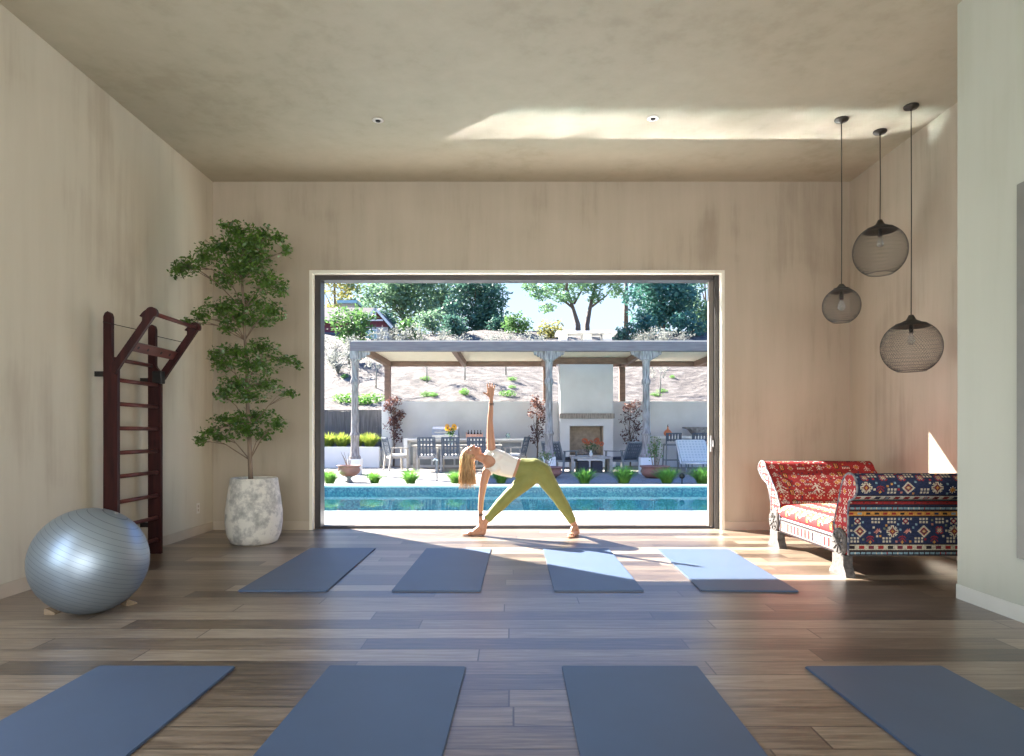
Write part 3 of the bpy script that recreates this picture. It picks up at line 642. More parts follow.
def grid_obj(name, path, x0, x1, A, parent, cs, flip=False):
    """sweep a (y,z) path along X and colour each cell from canvas A (rows run along path)"""
    nj = A.shape[1]; ni = len(path)-1; xs = np.linspace(x0, x1, nj+1)
    V = np.zeros((ni+1, nj+1, 3)); V[:, :, 0] = xs[None, :]
    for i, (y, z) in enumerate(path): V[i, :, 1] = y; V[i, :, 2] = z
    idx = np.arange((ni+1)*(nj+1)).reshape(ni+1, nj+1)
    Fc = np.stack([idx[:-1, :-1], idx[:-1, 1:], idx[1:, 1:], idx[1:, :-1]], -1).reshape(-1, 4)
    if flip: Fc = Fc[:, ::-1]
    o = np_mesh(name, V.reshape(-1, 3), Fc, 'kilim', parent)
    lut = np.zeros((256, 4)); lut[:, 3] = 1
    for k, v in PAL.items(): lut[ord(k), :3] = v
    colr = lut[A[:ni].reshape(-1)]
    ca = o.data.color_attributes.new('Col', 'FLOAT_COLOR', 'CORNER')
    ca.data.foreach_set('color', np.repeat(jit(colr), 4, axis=0).astype(np.float32).ravel())
    return o
def resample(pts, step):
    pts = [np.array(p, float) for p in pts]; out = [pts[0]]; acc = 0
    L = [0]
    for a, b_ in zip(pts[:-1], pts[1:]): L.append(L[-1]+np.linalg.norm(b_-a))
    n = max(2, int(round(L[-1]/step))); res = []
    for k in range(n+1):
        t = L[-1]*k/n; i = min(len(pts)-2, int(np.searchsorted(L, t, side='right')-1))
        f = (t-L[i])/max(1e-9, L[i+1]-L[i]); res.append(tuple(pts[i]*(1-f)+pts[i+1]*f))
    return res, L[-1]
def smooth_path(p, it=2):
    for _ in range(it):
        q = [p[0]]
        for a, b_ in zip(p[:-1], p[1:]):
            q.append((0.75*a[0]+0.25*b_[0], 0.75*a[1]+0.25*b_[1])); q.append((0.25*a[0]+0.75*b_[0], 0.25*a[1]+0.75*b_[1]))
        q.append(p[-1]); p = q
    return p
SX0, SX1 = 2.68, 3.82
day = empty('daybed', (3.25, 6.05, 0), label='scroll-armed daybed upholstered in red and navy patterned kilim by the right wall', cat='daybed')
def local(p): return [(y-6.05, z) for (y, z) in p]
CS = 0.0085; NX = int((SX1-SX0)/CS)
# near arm: outline going from outer bottom up, over the roll, down the inside to the seat
outer = [(5.27, 0.175), (5.265, 0.30), (5.275, 0.45), (5.27, 0.56), (5.255, 0.615)]
roll = [(5.205, 0.625), (5.155, 0.655), (5.13, 0.71), (5.14, 0.775), (5.19, 0.825), (5.26, 0.835), (5.325, 0.805), (5.37, 0.74)]
inner = [(5.40, 0.66), (5.44, 0.56), (5.48, 0.47), (5.50, 0.40), (5.50, 0.175)]
near = smooth_path(outer+roll+inner); npth, nL = resample(local(near), CS)
H = len(npth)
def row_at(z, side):  # canvas row where the outer side reaches height z
    pass
A = canvas(H, NX, 'n')
def rows_between(z0, z1, frm=0, to=None):
    ii = [i for i, (y, z) in enumerate(npth[:to]) if z0 <= z <= z1 and i >= frm]
    return min(ii), max(ii)+1
half = max(range(H), key=lambda i: npth[i][1])
zb = [i for i in range(H)]
def rr_(z0, z1): return rows_between(z0, z1, 0, half)
i0, i1 = rr_(0.17, 0.205); band(A, i0, i1, 'b', 'crk', 5)
i0, i1 = rr_(0.207, 0.262); band(A, i0, i1, 'c', 'mknr', 9)
i0, i1 = rr_(0.264, 0.476)
for j, mname in ((4, 'diamond'), (24, 'bird'), (36, 'flower'), (52, 'bird'), (64, 'diamond'), (82, 'rosette'), (94, 'flower'), (110, 'diamond'), (128, 'rosette')):
    stamp(A, mname, i0+6+(3 if mname in ('bird', 'rosette') else 0), j)
for j in range(2, NX, 15):
    stamp(A, 'squares', i0+1, j) if (j//15) % 2 == 0 else stamp(A, 'plant', i0, j)
    stamp(A, 'squares', i1-6, j+5) if (j//15) % 3 else stamp(A, 'hook', i1-7, j+4)
i0, i1 = rr_(0.478, 0.524); band(A, i0, i1, 'o', 'mkbrn', 8)
i0, i1 = rr_(0.526, 0.566); band(A, i0, i1, 'b', 'cwrs', 5)
i0, i1 = rr_(0.568, 0.612); band(A, i0, i1, 'r', 'mcmk', 6)
ir = [i for i in range(H) if npth[i][1] > 0.612][0]; band(A, ir, ir+4, 'b', 'b'); band(A, ir+4, ir+13, 'w', 'mkbrn', 9)
for j, mname in ((3, 'flower'), (18, 'plant'), (28, 'squares'), (40, 'diamond'), (58, 'squares'), (68, 'flower'), (84, 'star'), (94, 'flower'), (110, 'diamond')):
    stamp(A, mname, ir+15, j)
for j in range(0, NX, 17): stamp(A, 'rosette', ir+27, j+5); stamp(A, 'squares', ir+31, j+12)
k_in = [i for i in range(half, H) if npth[i][1] < 0.80][0]; A[k_in:] = ord('r'); band(A, k_in, k_in+6, 'b', 'cmk', 5)
for j in range(3, NX, 18): stamp(A, 'tree', k_in+9, j); stamp(A, 'star', k_in+20, j+9); stamp(A, 'bar', k_in+30, j)
rs_ = np.random.RandomState(11)
for _ in range(1500):
    i = rs_.randint(0, H-4); j = rs_.randint(0, NX-5)
    if all(A[i:i+4, j:j+4].ravel() == ord('n')): A[i+1:i+3, j+1:j+3] = ord('rocbpg'[rs_.randint(6)])
na = grid_obj('near_arm', npth, SX0-3.25, SX1-3.25, A, day, CS)
def endcap(name, path, x, parent, base='r', flip=False, seed=1):
    # filled outline coloured like kilim: triangulated fan of fine rows
    ys = [p[0] for p in path]; zs = [p[1] for p in path]
    bmx = bmesh.new(); vs = [bmx.verts.new((x, y, z)) for y, z in path]; bmx.faces.new(vs)
    n = int((max(zs)-min(zs))/CS); m_ = int((max(ys)-min(ys))/CS)
    for k in range(1, n): bmesh.ops.bisect_plane(bmx, geom=bmx.verts[:]+bmx.edges[:]+bmx.faces[:], plane_co=(x, 0, min(zs)+k*CS), plane_no=(0, 0, 1))
    for k in range(1, m_): bmesh.ops.bisect_plane(bmx, geom=bmx.verts[:]+bmx.edges[:]+bmx.faces[:], plane_co=(x, min(ys)+k*CS, 0), plane_no=(0, 1, 0))
    me = bpy.data.meshes.new(name); 
    lay = bmx.loops.layers.float_color.new('Col'); 
    C_ = canvas(n+2, m_+2, base); rs = np.random.RandomState(seed)
    for i in range(2, n, 9):
        for j in range(1, m_, 9): stamp(C_, ['hook', 'rosette', 'tree', 'star'][rs.randint(4)], i, j)
    for fc in bmx.faces:
        c_ = fc.calc_center_median(); i = int((c_.z-min(zs))/CS); j = int((c_.y-min(ys))/CS)
        col = PAL[chr(C_[min(i, n), min(j, m_)])]
        for l in fc.loops: l[lay] = (*col, 1)
    if flip: bmesh.ops.reverse_faces(bmx, faces=bmx.faces[:])
    bmx.to_mesh(me); bmx.free(); me.materials.append(M['kilim'])
    o = bpy.data.objects.new(name, me); COL.objects.link(o); o.parent = parent; return o
MB().tube([(SX0-3.25, y, z) for y, z in npth[::3]+[npth[-1]]], 0.009, 6).build('piping', 'piping', na, True)
endcap('side_panel', npth, SX0-3.25, na); endcap('side_panel', npth, SX1-3.25, na, flip=True, seed=5)
# far arm = mirrored, red
far = [(12.10-y+0.22*max(0, min(1, (z-0.42)/0.33))**1.3, z+0.02 if z > 0.5 else z) for (y, z) in near]
fp, _ = resample(local(far), CS); fp = fp[::-1]; H2 = len(fp)   # now runs inside bottom -> roll -> outside bottom
B = canvas(H2, NX, 'r')
for j, mname in ((4, 'tree'), (16, 'bar'), (26, 'star'), (38, 'comb'), (50, 'hook'), (62, 'tree'), (74, 'star'), (84, 'bar'), (94, 'comb'), (108, 'star'), (120, 'tree')):
    for i in range(28, H2, 14): stamp(B, mname, i+(j % 5), j)
stt = [i for i in range(H2) if fp[i][1] > 0.42][0]
for j in range(3, NX, 13): stamp(B, 'comb', stt+3, j); stamp(B, 'hook', stt+10, j+4)
for j in range(0, NX, 22): stamp(B, 'tree', stt+18, j, 2 if j % 44 == 0 else 1); stamp(B, 'star', stt+34, j+12); stamp(B, 'dot', stt+24, j+14)
it = max(range(H2), key=lambda i: fp[i][1]); band(B, it-2, it+5, 'n', 'cbm', 6)
for _ in range(1100):
    i = rs_.randint(0, H2-4); j = rs_.randint(0, NX-4)
    if all(B[i:i+4, j:j+4].ravel() == ord('r')): B[i+1:i+3, j+1:j+3] = ord('owcknb'[rs_.randint(6)])
fa = grid_obj('far_arm', fp, SX0-3.25, SX1-3.25, B, day, CS, flip=False)
MB().tube([(SX0-3.25, y, z) for y, z in fp[::3]+[fp[-1]]], 0.009, 6).build('piping', 'piping', fa, True)
endcap('side_panel', fp, SX0-3.25, fa, seed=9, flip=True); endcap('side_panel', fp, SX1-3.25, fa, seed=4)
# seat: swept across X profile instead (front edge rounded), long along Y
def sweep_y(name, path, y0, y1, A, parent):
    nj = A.shape[1]; ni = len(path)-1; ys = np.linspace(y0, y1, nj+1)
    V = np.zeros((ni+1, nj+1, 3)); V[:, :, 1] = ys[None, :]
    for i, (x, z) in enumerate(path): V[i, :, 0] = x; V[i, :, 2] = z
    idx = np.arange((ni+1)*(nj+1)).reshape(ni+1, nj+1)
    Fc = np.stack([idx[:-1, :-1], idx[:-1, 1:], idx[1:, 1:], idx[1:, :-1]], -1).reshape(-1, 4)
    o = np_mesh(name, V.reshape(-1, 3), Fc, 'kilim', parent)
    lut = np.zeros((256, 4)); lut[:, 3] = 1
    for k, v in PAL.items(): lut[ord(k), :3] = v
    ca = o.data.color_attributes.new('Col', 'FLOAT_COLOR', 'CORNER')
    ca.data.foreach_set('color', np.repeat(jit(lut[A[:ni].reshape(-1)]), 4, axis=0).astype(np.float32).ravel())
    return o
sp_ = [(SX0+0.02, 0.30), (SX0-0.01, 0.33), (SX0-0.01, 0.39), (SX0+0.03, 0.425), (SX0+0.12, 0.44), (SX0+0.5, 0.45), (SX1-0.12, 0.44), (SX1-0.03, 0.42), (SX1, 0.38), (SX1-0.01, 0.30)]
spath, _ = resample([(x-3.25, z) for x, z in smooth_path(sp_)], 0.0095); NY = int(1.14/0.0095)
Cc = canvas(len(spath), NY, 'r')
for j in range(2, NY, 24):
    for i in range(4, len(spath), 22): stamp(Cc, 'bar', i, j, 1); stamp(Cc, 'star', i+3, j+12, 2); stamp(Cc, 'comb', i+13, j)
for j in range(8, NY, 24):
    for i in range(10, len(spath), 22): stamp(Cc, 'flower', i, j)
sweep_y('seat', spath, 5.49-6.05, 6.61-6.05, Cc, day)
rp_ = [(SX0+0.02, 0.155), (SX0, 0.16), (SX0, 0.30), (SX0+0.02, 0.31)]
rpath, _ = resample([(x-3.25, z) for x, z in rp_], 0.0095)
Dd = canvas(len(rpath), NY, 'w'); n_ = len(rpath)
band(Dd, 0, 3, 'b', 'b', 6); band(Dd, 3, n_-5, 'q', 'mrkq', 8); band(Dd, n_-5, n_, 'b', 'cs', 6)
sweep_y('seat_rail', rpath, 5.49-6.05, 6.61-6.05, Dd, day)
at(day, MB().box(SX0+0.015, SX1-0.01, 5.29, 6.81, 0.165, 0.30)).build('base_frame', 'carved', day)
for y in (5.385, 6.72):
    for x, sg in ((SX0, -1), (SX1, 1)):
        ds = at(day, MB().lathe([(0, 0), (0.112, 0), (0.116, 0.012*1), (0.108, 0.026), (0.095, 0.024), (0.085, 0.030), (0.03, 0.024), (0.022, 0.038), (0, 0.04)], 36, c=(x, y, 0.262), axis='X'))
        if sg < 0: ds.v = [(2*(x-3.25)-v[0], v[1], v[2]) for v in ds.v]
        dd = ds.build('roundel', 'carved', day, True); sm_by_angle(dd, 35)
        g = MB()
        for k in range(8):
            th = k*math.pi/4; g.tube([(x-3.25+sg*0.029, y-6.05+0.03*math.cos(th), 0.262+0.03*math.sin(th)), (x-3.25+sg*0.030, y-6.05+0.08*math.cos(th), 0.262+0.08*math.sin(th))], [0.004, 0.010], 6)
        g.build('carved_petal', 'carved', dd, True)
for (y0, y1, o0, o1) in ((5.25, 5.52, 0.03, -0.06), (6.56, 6.84, 0.05, -0.03)):
    for x in (SX0-0.03, SX1-0.10):
        poly = [(y0-0.01, 0.0), (y1+0.01, 0.0), (y1-0.01, 0.035), (y1-0.05, 0.07), (y1-0.05, 0.166), (y0+0.04, 0.166), (y0+0.04, 0.09), (y0+0.005, 0.04)]
        at(day, MB().prism(poly, 'X', x, x+0.075)).build('foot', 'carved', day)

# ------------------------------------------------------------------ outdoors: ground, deck, pool
struct(MB().box(-14, 14, YO, 10.0, -0.25, -0.03).build('pool_deck', 'deck'))
b = MB(); b.box(-14, 14, 10.0, 10.02, -1.4, -0.05); b.box(-14, 14, 13.66, 13.68, -1.4, -0.18); b.box(-14, 14, 10.0, 13.68, -1.45, -1.4); b.box(-14.05, -14, 10, 13.68, -1.4, -0.05); b.box(14, 14.05, 10, 13.68, -1.4, -0.05)
struct(b.build('pool_basin', 'basin'))
struct(MB().add([(-14, 10.02, -0.07), (14, 10.02, -0.07), (14, 13.66, -0.07), (-14, 13.66, -0.07)], [(0, 1, 2, 3)]).build('pool_water', 'water'))
struct(MB().box(-14, 14, 13.64, 13.70, -0.45, 0.03).build('pool_tile_band', 'tile'))
struct(MB().box(-14, 14, 13.61, 13.95, 0.03, 0.075, 0.008).build('pool_coping', 'coping'))
struct(MB().box(-18, 18, 13.66, 16.9, -0.6, 0.05).build('gravel_bed', 'gravel'))
struct(MB().box(-18, 18, 16.9, 23.2, -0.6, 0.051).build('patio', 'patio'))
# hill
V = []; NXh, NYh = 60, 40
for j in range(NYh+1):
    y = 22.75+(90-22.75)*(j/NYh)**1.3
    for i in range(NXh+1):
        x = -60+120*i/NXh
        z = 1.75+0.26*min(y-22.75, 26)+0.05*max(0, y-48.75)+0.25*math.sin(x*0.4+y*0.3)*min(1, (y-22.75)/5)+0.15*math.sin(x*1.3-y*0.8)*min(1, (y-22.75)/5)
        V.append((x, y, z))
Fh = [(j*(NXh+1)+i, j*(NXh+1)+i+1, (j+1)*(NXh+1)+i+1, (j+1)*(NXh+1)+i) for j in range(NYh) for i in range(NXh)]
struct(MB().add(V, Fh).build('hillside', 'hill', smooth=True))
def HZ(x, y): return 1.75+0.26*min(y-22.75, 26)+0.05*max(0, y-48.75)+0.25*math.sin(x*0.4+y*0.3)*min(1, (y-22.75)/5)+0.15*math.sin(x*1.3-y*0.8)*min(1, (y-22.75)/5)
# garden wall with capped left end pier
b = MB(); b.box(-4.32, 16, 22.2, 22.5, 0, 2.21); gw = b.build('garden_wall', 'stucco'); struct(gw)
struct(MB().box(-4.33, -3.98, 21.95, 22.199, 0, 2.19, 0.01).build('garden_wall_pier', 'white_st'))
# dark board fence (left)
fe = empty('board_fence', (-8.5, 22.6, 0), label='dark weathered vertical board fence behind the yellow-green planter', cat='fence')
b = MB(); x = -13.0
while x < -4.36:
    h = 1.90+random.uniform(-0.008, 0.008); b.box(x+8.5, x+8.5+0.135, -0.012, 0.012, 0.05, h); x += 0.14
b.box(-4.5, 4.1, 0.012, 0.05, 0.4, 0.48); b.box(-4.5, 4.1, 0.012, 0.05, 1.5, 1.58); b.build('board_panel', 'fence', fe)
MB().box(-4.5, 4.13, -0.03, 0.05, 1.905, 1.94).build('cap_rail', 'fence', fe)
# planter wall
pw = MB().box(-13, -4.20, 20.9, 21.1, 0.05, 0.71, 0.01); pw.box(-13, -4.34, 21.1, 22.3, 0.05, 0.6)
pw = pw.build('planter', 'white_st'); tag(pw, 'low white planter wall in front of the dark board fence', 'planter')
def blade_tuft(n, h, spread, mat_, name='blades', parent=None, w=0.014):
    V = []; Fc = []
    for i in range(n):
        a = random.uniform(0, 2*math.pi); r0 = random.uniform(0, 0.25)*spread; hh = h*random.uniform(0.6, 1.05); out = random.uniform(0.2, 1.0)*spread
        dx, dy = math.cos(a), math.sin(a); px, py = -dy*w, dx*w; k = len(V)
        for s_, ww in ((0, 1), (0.35, .9), (0.7, .6), (1.0, 0.08)):
            rr = r0+out*s_**1.7; z = hh*(s_-0.25*s_*s_*out/spread)
            V += [(dx*rr+px*ww, dy*rr+py*ww, z), (dx*rr-px*ww, dy*rr-py*ww, z)]
        for s_ in range(3): Fc.append((k+2*s_, k+2*s_+1, k+2*s_+3, k+2*s_+2))
    return np_mesh(name, np.array(V), np.array(Fc), mat_, parent)
# yellow-green clumps in planter
proto = blade_tuft(420, 0.62, 0.42, 'grass_y', 'ornamental_grass', w=0.016)
for i in range(8):
    o = proto if i == 0 else proto.copy()
    if i: COL.objects.link(o)
    o.location = (-4.62-0.46*i, 21.50+0.1*(i % 2), 0.605); o.rotation_euler = (0, 0, i*1.1)
    tag(o, 'yellow-green grass clump in the white planter by the dark fence', 'grass clump', 'yellow-green clumps in the planter')
# grass tufts along the pool
tx = [330, 374, 411, 455, 501, 584, 624, 667, 701]
lab = ['green grass tuft at the far pool edge, just right of the left door jamb', 'grass tuft at the pool edge right of the terracotta bowl on a stand', 'grass tuft at the pool edge below the left dining chairs', 'grass tuft at the pool edge behind the hanging blonde hair',
 'grass tuft at the pool edge behind the woman\'s torso', 'bright grass tuft at the pool edge below the fireplace coffee table', 'bright grass tuft at the pool edge below the right fireplace armchair', 'grass tuft at the pool edge just left of the black path light', 'grass tuft at the pool edge beside the right door jamb']
p1 = blade_tuft(420, 0.34, 0.36, 'grass', 'grass_tuft', w=0.006)
for i, px in enumerate(tx):
    o = p1 if i == 0 else p1.copy()
    if i: COL.objects.link(o)
    o.location = ((px-CX)*14.4/F, 14.4+0.08*math.sin(i*2.2), 0.05); o.rotation_euler = (0, 0, i*0.9); s_ = 0.85+0.3*random.random()
    if px > 560: s_ += 0.15
    o.scale = (s_, s_, s_); tag(o, lab[i], 'grass tuft', 'grass tufts along the pool')

# ------------------------------------------------------------------ pergola
pg = empty('pergola', (0, 19.4, 0.05), label='flat-roofed timber pergola with carved weathered posts beyond the pool', cat='pergola')
PX0, PX1 = -4.30, 9.0
at(pg, MB().box(PX0, PX1, 17.50, 17.70, 3.32, 3.57, 0.01)).build('front_beam', 'beam', pg)
at(pg, MB().box(PX0-0.05, 1.50, 22.27, 22.43, 3.40, 3.565, 0.01)).build('rear_beam', 'brownwood', pg)
at(pg, MB().box(3.34, PX1, 22.27, 22.43, 3.40, 3.565, 0.01)).build('rear_beam', 'brownwood', pg)
at(pg, MB().box(1.10, 3.70, 21.10, 21.28, 3.36, 3.55, 0.01)).build('trimmer_beam', 'brownwood', pg)
b = MB(); b.box(PX0, PX1, 17.70, 21.30, 3.571, 3.63); b.box(PX0, 1.50, 21.30, 22.5, 3.571, 3.63); b.box(3.34, PX1, 21.30, 22.5, 3.571, 3.63)
at(pg, b).build('roof_panel', 'soffit', pg)
for x in (-4.15, -1.6, 1.05, 3.75, 6.2, 8.7):
    at(pg, MB().box(x-0.07, x+0.07, 17.72, 22.25, 3.38, 3.565)).build('rafter', 'brownwood', pg)
for (x, h0) in ((-4.18, 0.46), (0.985, 0.52), (3.57, 0.50)):
    z0 = h0
    prof = [(0, 0.0), (0.15, 0), (0.15, 0.06), (0.12, 0.10), (0.105, 0.35), (0.11, 0.55), (0.135, 0.62), (0.10, 0.70), (0.095, 1.2), (0.09, 1.9), (0.12, 1.96), (0.12, 2.04), (0.09, 2.1), (0.10, 2.5), (0.13, 2.58), (0, 2.58)]
    k_ = (3.10-z0)/2.58
    c = MB().lathe([(r_, z_*k_+z0) for r_, z_ in prof], 20, c=(x, 17.6, 0)); c.box(x-0.11, x+0.11, 17.49, 17.71, 3.10, 3.32)
    po = at(pg, c).build('carved_post', 'greywood', pg, True); sm_by_angle(po, 35)
    at(pg, MB().box(x-0.17, x+0.17, 17.43, 17.77, 0.051, z0, 0.01)).build('plinth', 'white_st', po)
    # scalloped bracket either side
    pl = [(x-0.42, 3.32), (x+0.42, 3.32)]
    for k in range(4):
        cx_ = x+0.36-0.075*k; zz = 3.26-0.045*k
        for t in range(5): th = -t*math.pi/4; pl.append((cx_+0.04*math.cos(th), zz+0.04*math.sin(th)))
    rev = [(2*x-p[0], p[1]) for p in reversed(pl[2:])]
    at(pg, MB().prism(pl+rev if x > -4 else [(x, 3.32)]+pl[1:]+[(x, 3.10)], 'Y', 17.54, 17.66)).build('carved_bracket', 'greywood', po)
for x in (-4.20, 1.15, 3.72, 8.2):
    at(pg, MB().box(x-0.10, x+0.10, 22.27, 22.43, 2.212, 3.40, 0.008)).build('rear_post', 'brownwood', pg)

# ------------------------------------------------------------------ fireplace
fp_ = empty('outdoor_fireplace', (2.42, 21.9, 0.05), label='tall pale stucco outdoor fireplace with square firebox and timber mantel', cat='fireplace')
def FPb(*a, **k): return at(fp_, MB().box(*a, **k))
b = MB(); b.box(1.56, 1.87, 21.45, 22.19, 0.05, 1.38); b.box(2.97, 3.28, 21.45, 22.19, 0.05, 1.38); b.box(1.56, 3.28, 21.45, 22.19, 1.38, 4.15); b.box(1.87, 2.97, 21.45, 22.19, 0.05, 0.42); b.box(1.87, 2.97, 22.05, 22.19, 0.42, 1.38)
at(fp_, b).build('chimney_body', 'stucco', fp_)
b = MB(); b.box(1.89, 2.95, 22.0, 22.048, 0.43, 1.37); b.box(1.871, 1.90, 21.5, 22.0, 0.43, 1.37); b.box(2.94, 2.969, 21.5, 22.0, 0.43, 1.37)
at(fp_, b).build('firebox_lining', 'firebrick', fp_)
b = FPb(1.53, 3.31, 21.30, 21.449, 1.62, 1.78, bev=0.01); b.build('mantel', 'greywood', fp_)
b = MB(); b.box(1.45, 3.40, 21.35, 22.25, 4.38, 4.46, 0.01)
for x in (1.56, 2.30, 2.95): b.box(x, x+0.30 if x != 1.56 else x+0.25, 21.5, 22.1, 4.15, 4.38)
at(fp_, b).build('chimney_cap', 'coping', fp_)
at(fp_, MB().box(1.50, 3.34, 21.30, 21.449, 0.052, 0.36, 0.01)).build('hearth', 'white_st', fp_)
b = MB()
for k in range(9): b.tube([(2.42+random.uniform(-.4, .25), 21.7, 0.47+0.05*(k % 3)), (2.42+random.uniform(-.1, .45), 21.85, 0.49+0.05*(k % 3))], 0.035, 8)
at(fp_, b).build('fire_logs', 'greywood', fp_, True)

# ------------------------------------------------------------------ furniture outside
def armchair(name, kind, label, cat, group, loc, rz):
    """facing +Y when rz=0; back at -Y side"""
    e = empty(name, loc, rz, label, cat, group)
    fr = 'teak' if kind == 'dining' else 'slate'
    sh = 0.43 if kind == 'dining' else 0.36; bh = 0.98 if kind == 'dining' else 0.86; w = 0.27 if kind == 'dining' else 0.33; dp = 0.25 if kind == 'dining' else 0.32
    lean = 0.12 if kind == 'dining' else 0.20
    for sx in (-1, 1):
        MB().obox((sx*w, dp, 0), (sx*w, dp-0.02, sh+0.22), 0.045, 0.045, up=(0, 1, 0)).build('leg', fr, e)
        MB().obox((sx*w, -dp-0.06, 0), (sx*w, -dp+0.03, sh+0.22), 0.045, 0.045, up=(0, 1, 0)).build('leg', fr, e)
        MB().obox((sx*w, dp+0.03, sh+0.23), (sx*w, -dp, sh+0.23), 0.06, 0.028).build('armrest', fr, e)
    b = MB(); b.box(-w+0.02, w-0.02, dp-0.05, dp, sh-0.07, sh-0.01); b.box(-w+0.02, w-0.02, -dp, -dp+0.05, sh-0.07, sh-0.01); b.box(-w+0.02, -w+0.05, -dp, dp, sh-0.07, sh-0.01); b.box(w-0.05, w-0.02, -dp, dp, sh-0.07, sh-0.01)
    b.build('seat_frame', fr, e)
    MB().box(-w+0.03, w-0.03, -dp+0.02, dp-0.01, sh-0.01, sh+0.06, 0.02).build('seat_cushion', 'cushion' if kind == 'dining' else 'darkcush', e, True)
    bk = MB()
    for sx in (-1, 1): bk.obox((sx*(w-0.03), -dp+0.02, sh-0.04), (sx*(w-0.03), -dp-lean, bh), 0.04, 0.035, up=(0, 1, 0))
    bk.obox((-w+0.03, -dp-lean, bh-0.02), (w-0.03, -dp-lean, bh-0.02), 0.035, 0.05)
    bk.obox((-w+0.03, -dp-0.0, sh+0.10), (w-0.03, -dp-0.0, sh+0.10), 0.03, 0.04)
    bf = bk.build('back_frame', 'strap' if kind == 'dining' else fr, e)
    st = MB(); n = 5 if kind == 'dining' else 7
    for k in range(n):
        x = (-w+0.08)+(2*w-0.16)*k/(n-1); st.obox((x, -dp+0.0, sh+0.02), (x, -dp-lean+0.005, bh-0.03), 0.05 if kind == 'dining' else 0.065, 0.008, up=(0, 1, 0))
    for z_ in ((0.55, 0.8) if kind == 'dining' else (0.3, 0.5, 0.7, 0.9)):
        y = -dp-lean*z_+0.012; zz = sh+0.02+(bh-sh-0.05)*z_; st.obox((-w+0.05, y, zz), (w-0.05, y, zz), 0.008, 0.045)
    st.build('back_straps', 'strap', bf)
    return e
G = 0.052
armchair('dining_chair', 'dining', 'outdoor dining armchair at the left end of the table, angled with pale seat', 'chair', 'outdoor dining chairs', (-3.38, 19.35, G), R(-62))
armchair('dining_chair', 'dining', 'outdoor dining chair seen from behind, left one on the pool side of the table', 'chair', 'outdoor dining chairs', (-2.43, 19.0, G), R(2))
armchair('dining_chair', 'dining', 'outdoor dining chair seen from behind, right beside the woman\'s hanging hair', 'chair', 'outdoor dining chairs', (-1.73, 19.0, G), R(-2))
armchair('dining_chair', 'dining', 'outdoor dining chair mostly hidden behind the woman\'s head', 'chair', 'outdoor dining chairs', (-1.02, 19.02, G), R(1))
armchair('dining_chair', 'dining', 'dark strapped dining chair leaning at the right end of the table behind her back', 'chair', 'outdoor dining chairs', (0.10, 19.75, G), R(72))
# dining table
tb = empty('dining_table', (-1.65, 19.85, G), label='long light outdoor dining table between the dark strapped chairs', cat='table')
MB().box(-1.30, 1.35, -0.45, 0.45, 0.70, 0.74, 0.006).build('tabletop', 'teak', tb)
for sx in (-1.22, 1.27):
    for sy in (-0.38, 0.38): MB().box(sx-0.04, sx+0.04, sy-0.04, sy+0.04, 0, 0.70).build('leg', 'teak', tb)
MB().box(-1.2, 1.25, -0.40, 0.40, 0.62, 0.70).build('apron', 'teak', tb)
# flower vase helper
def vase(name, loc, r, h, mat_, label, stems, petal, n, pr, cat='vase of flowers', leafm='dkleaf', lean=0.14, hh=0.30):
    e = empty(name, loc, 0, label, cat)
    MB().lathe([(0, 0), (r*0.6, 0), (r*0.9, h*0.25), (r, h*0.5), (r*0.6, h*0.85), (r*0.75, h), (r*0.68, h), (r*0.5, h*0.85), (r*0.85, h*0.5), (0, 0.02)], 20).build('vase', mat_, e, True)
    st = MB(); fl = MB(); cn = MB()
    for k in range(n):
        a = 2*math.pi*k/n+random.random(); rr = lean*random.uniform(0.2, 1); tip = Vector((rr*math.cos(a)*1.3, rr*math.sin(a)*0.7, h+hh*random.uniform(0.6, 1)))
        st.tube([(0, 0, h*0.3), (tip.x*0.4, tip.y*0.4, h), tip], 0.004, 5)
        for q in range(12):
            t = q*math.pi/6; fl.add([tip, tip+Vector((pr*math.cos(t-.2), -0.01, pr*math.sin(t-.2))), tip+Vector((pr*1.25*math.cos(t), -0.02+0.03*math.sin(a), pr*1.25*math.sin(t))), tip+Vector((pr*math.cos(t+.2), -0.01, pr*math.sin(t+.2)))], [(0, 1, 2, 3)])
        cn.sphere(tip+Vector((0, -0.008, 0)), pr*0.38, 8, 5, (1, 0.5, 1))
    st.build('stems', stems, e); fl.build('petals', petal, e, fix=False); cn.build('flower_centres', 'trunk', e, True)
    P_ = blob_pts((0, 0, h+hh*0.35), (lean*0.9, lean*0.6, hh*0.4), 60, 0.2); V, Fc = leaves_np(P_, 0.07, 0.5, 0.3); np_mesh('leaves', V, Fc, leafm, e)
    return e
vase('flower_vase', (-1.83, 19.75, G+0.741), 0.07, 0.26, 'glassg', 'glass vase of yellow sunflowers on the outdoor dining table', 'grass', 'sunflower', 12, 0.06, lean=0.22, hh=0.32)
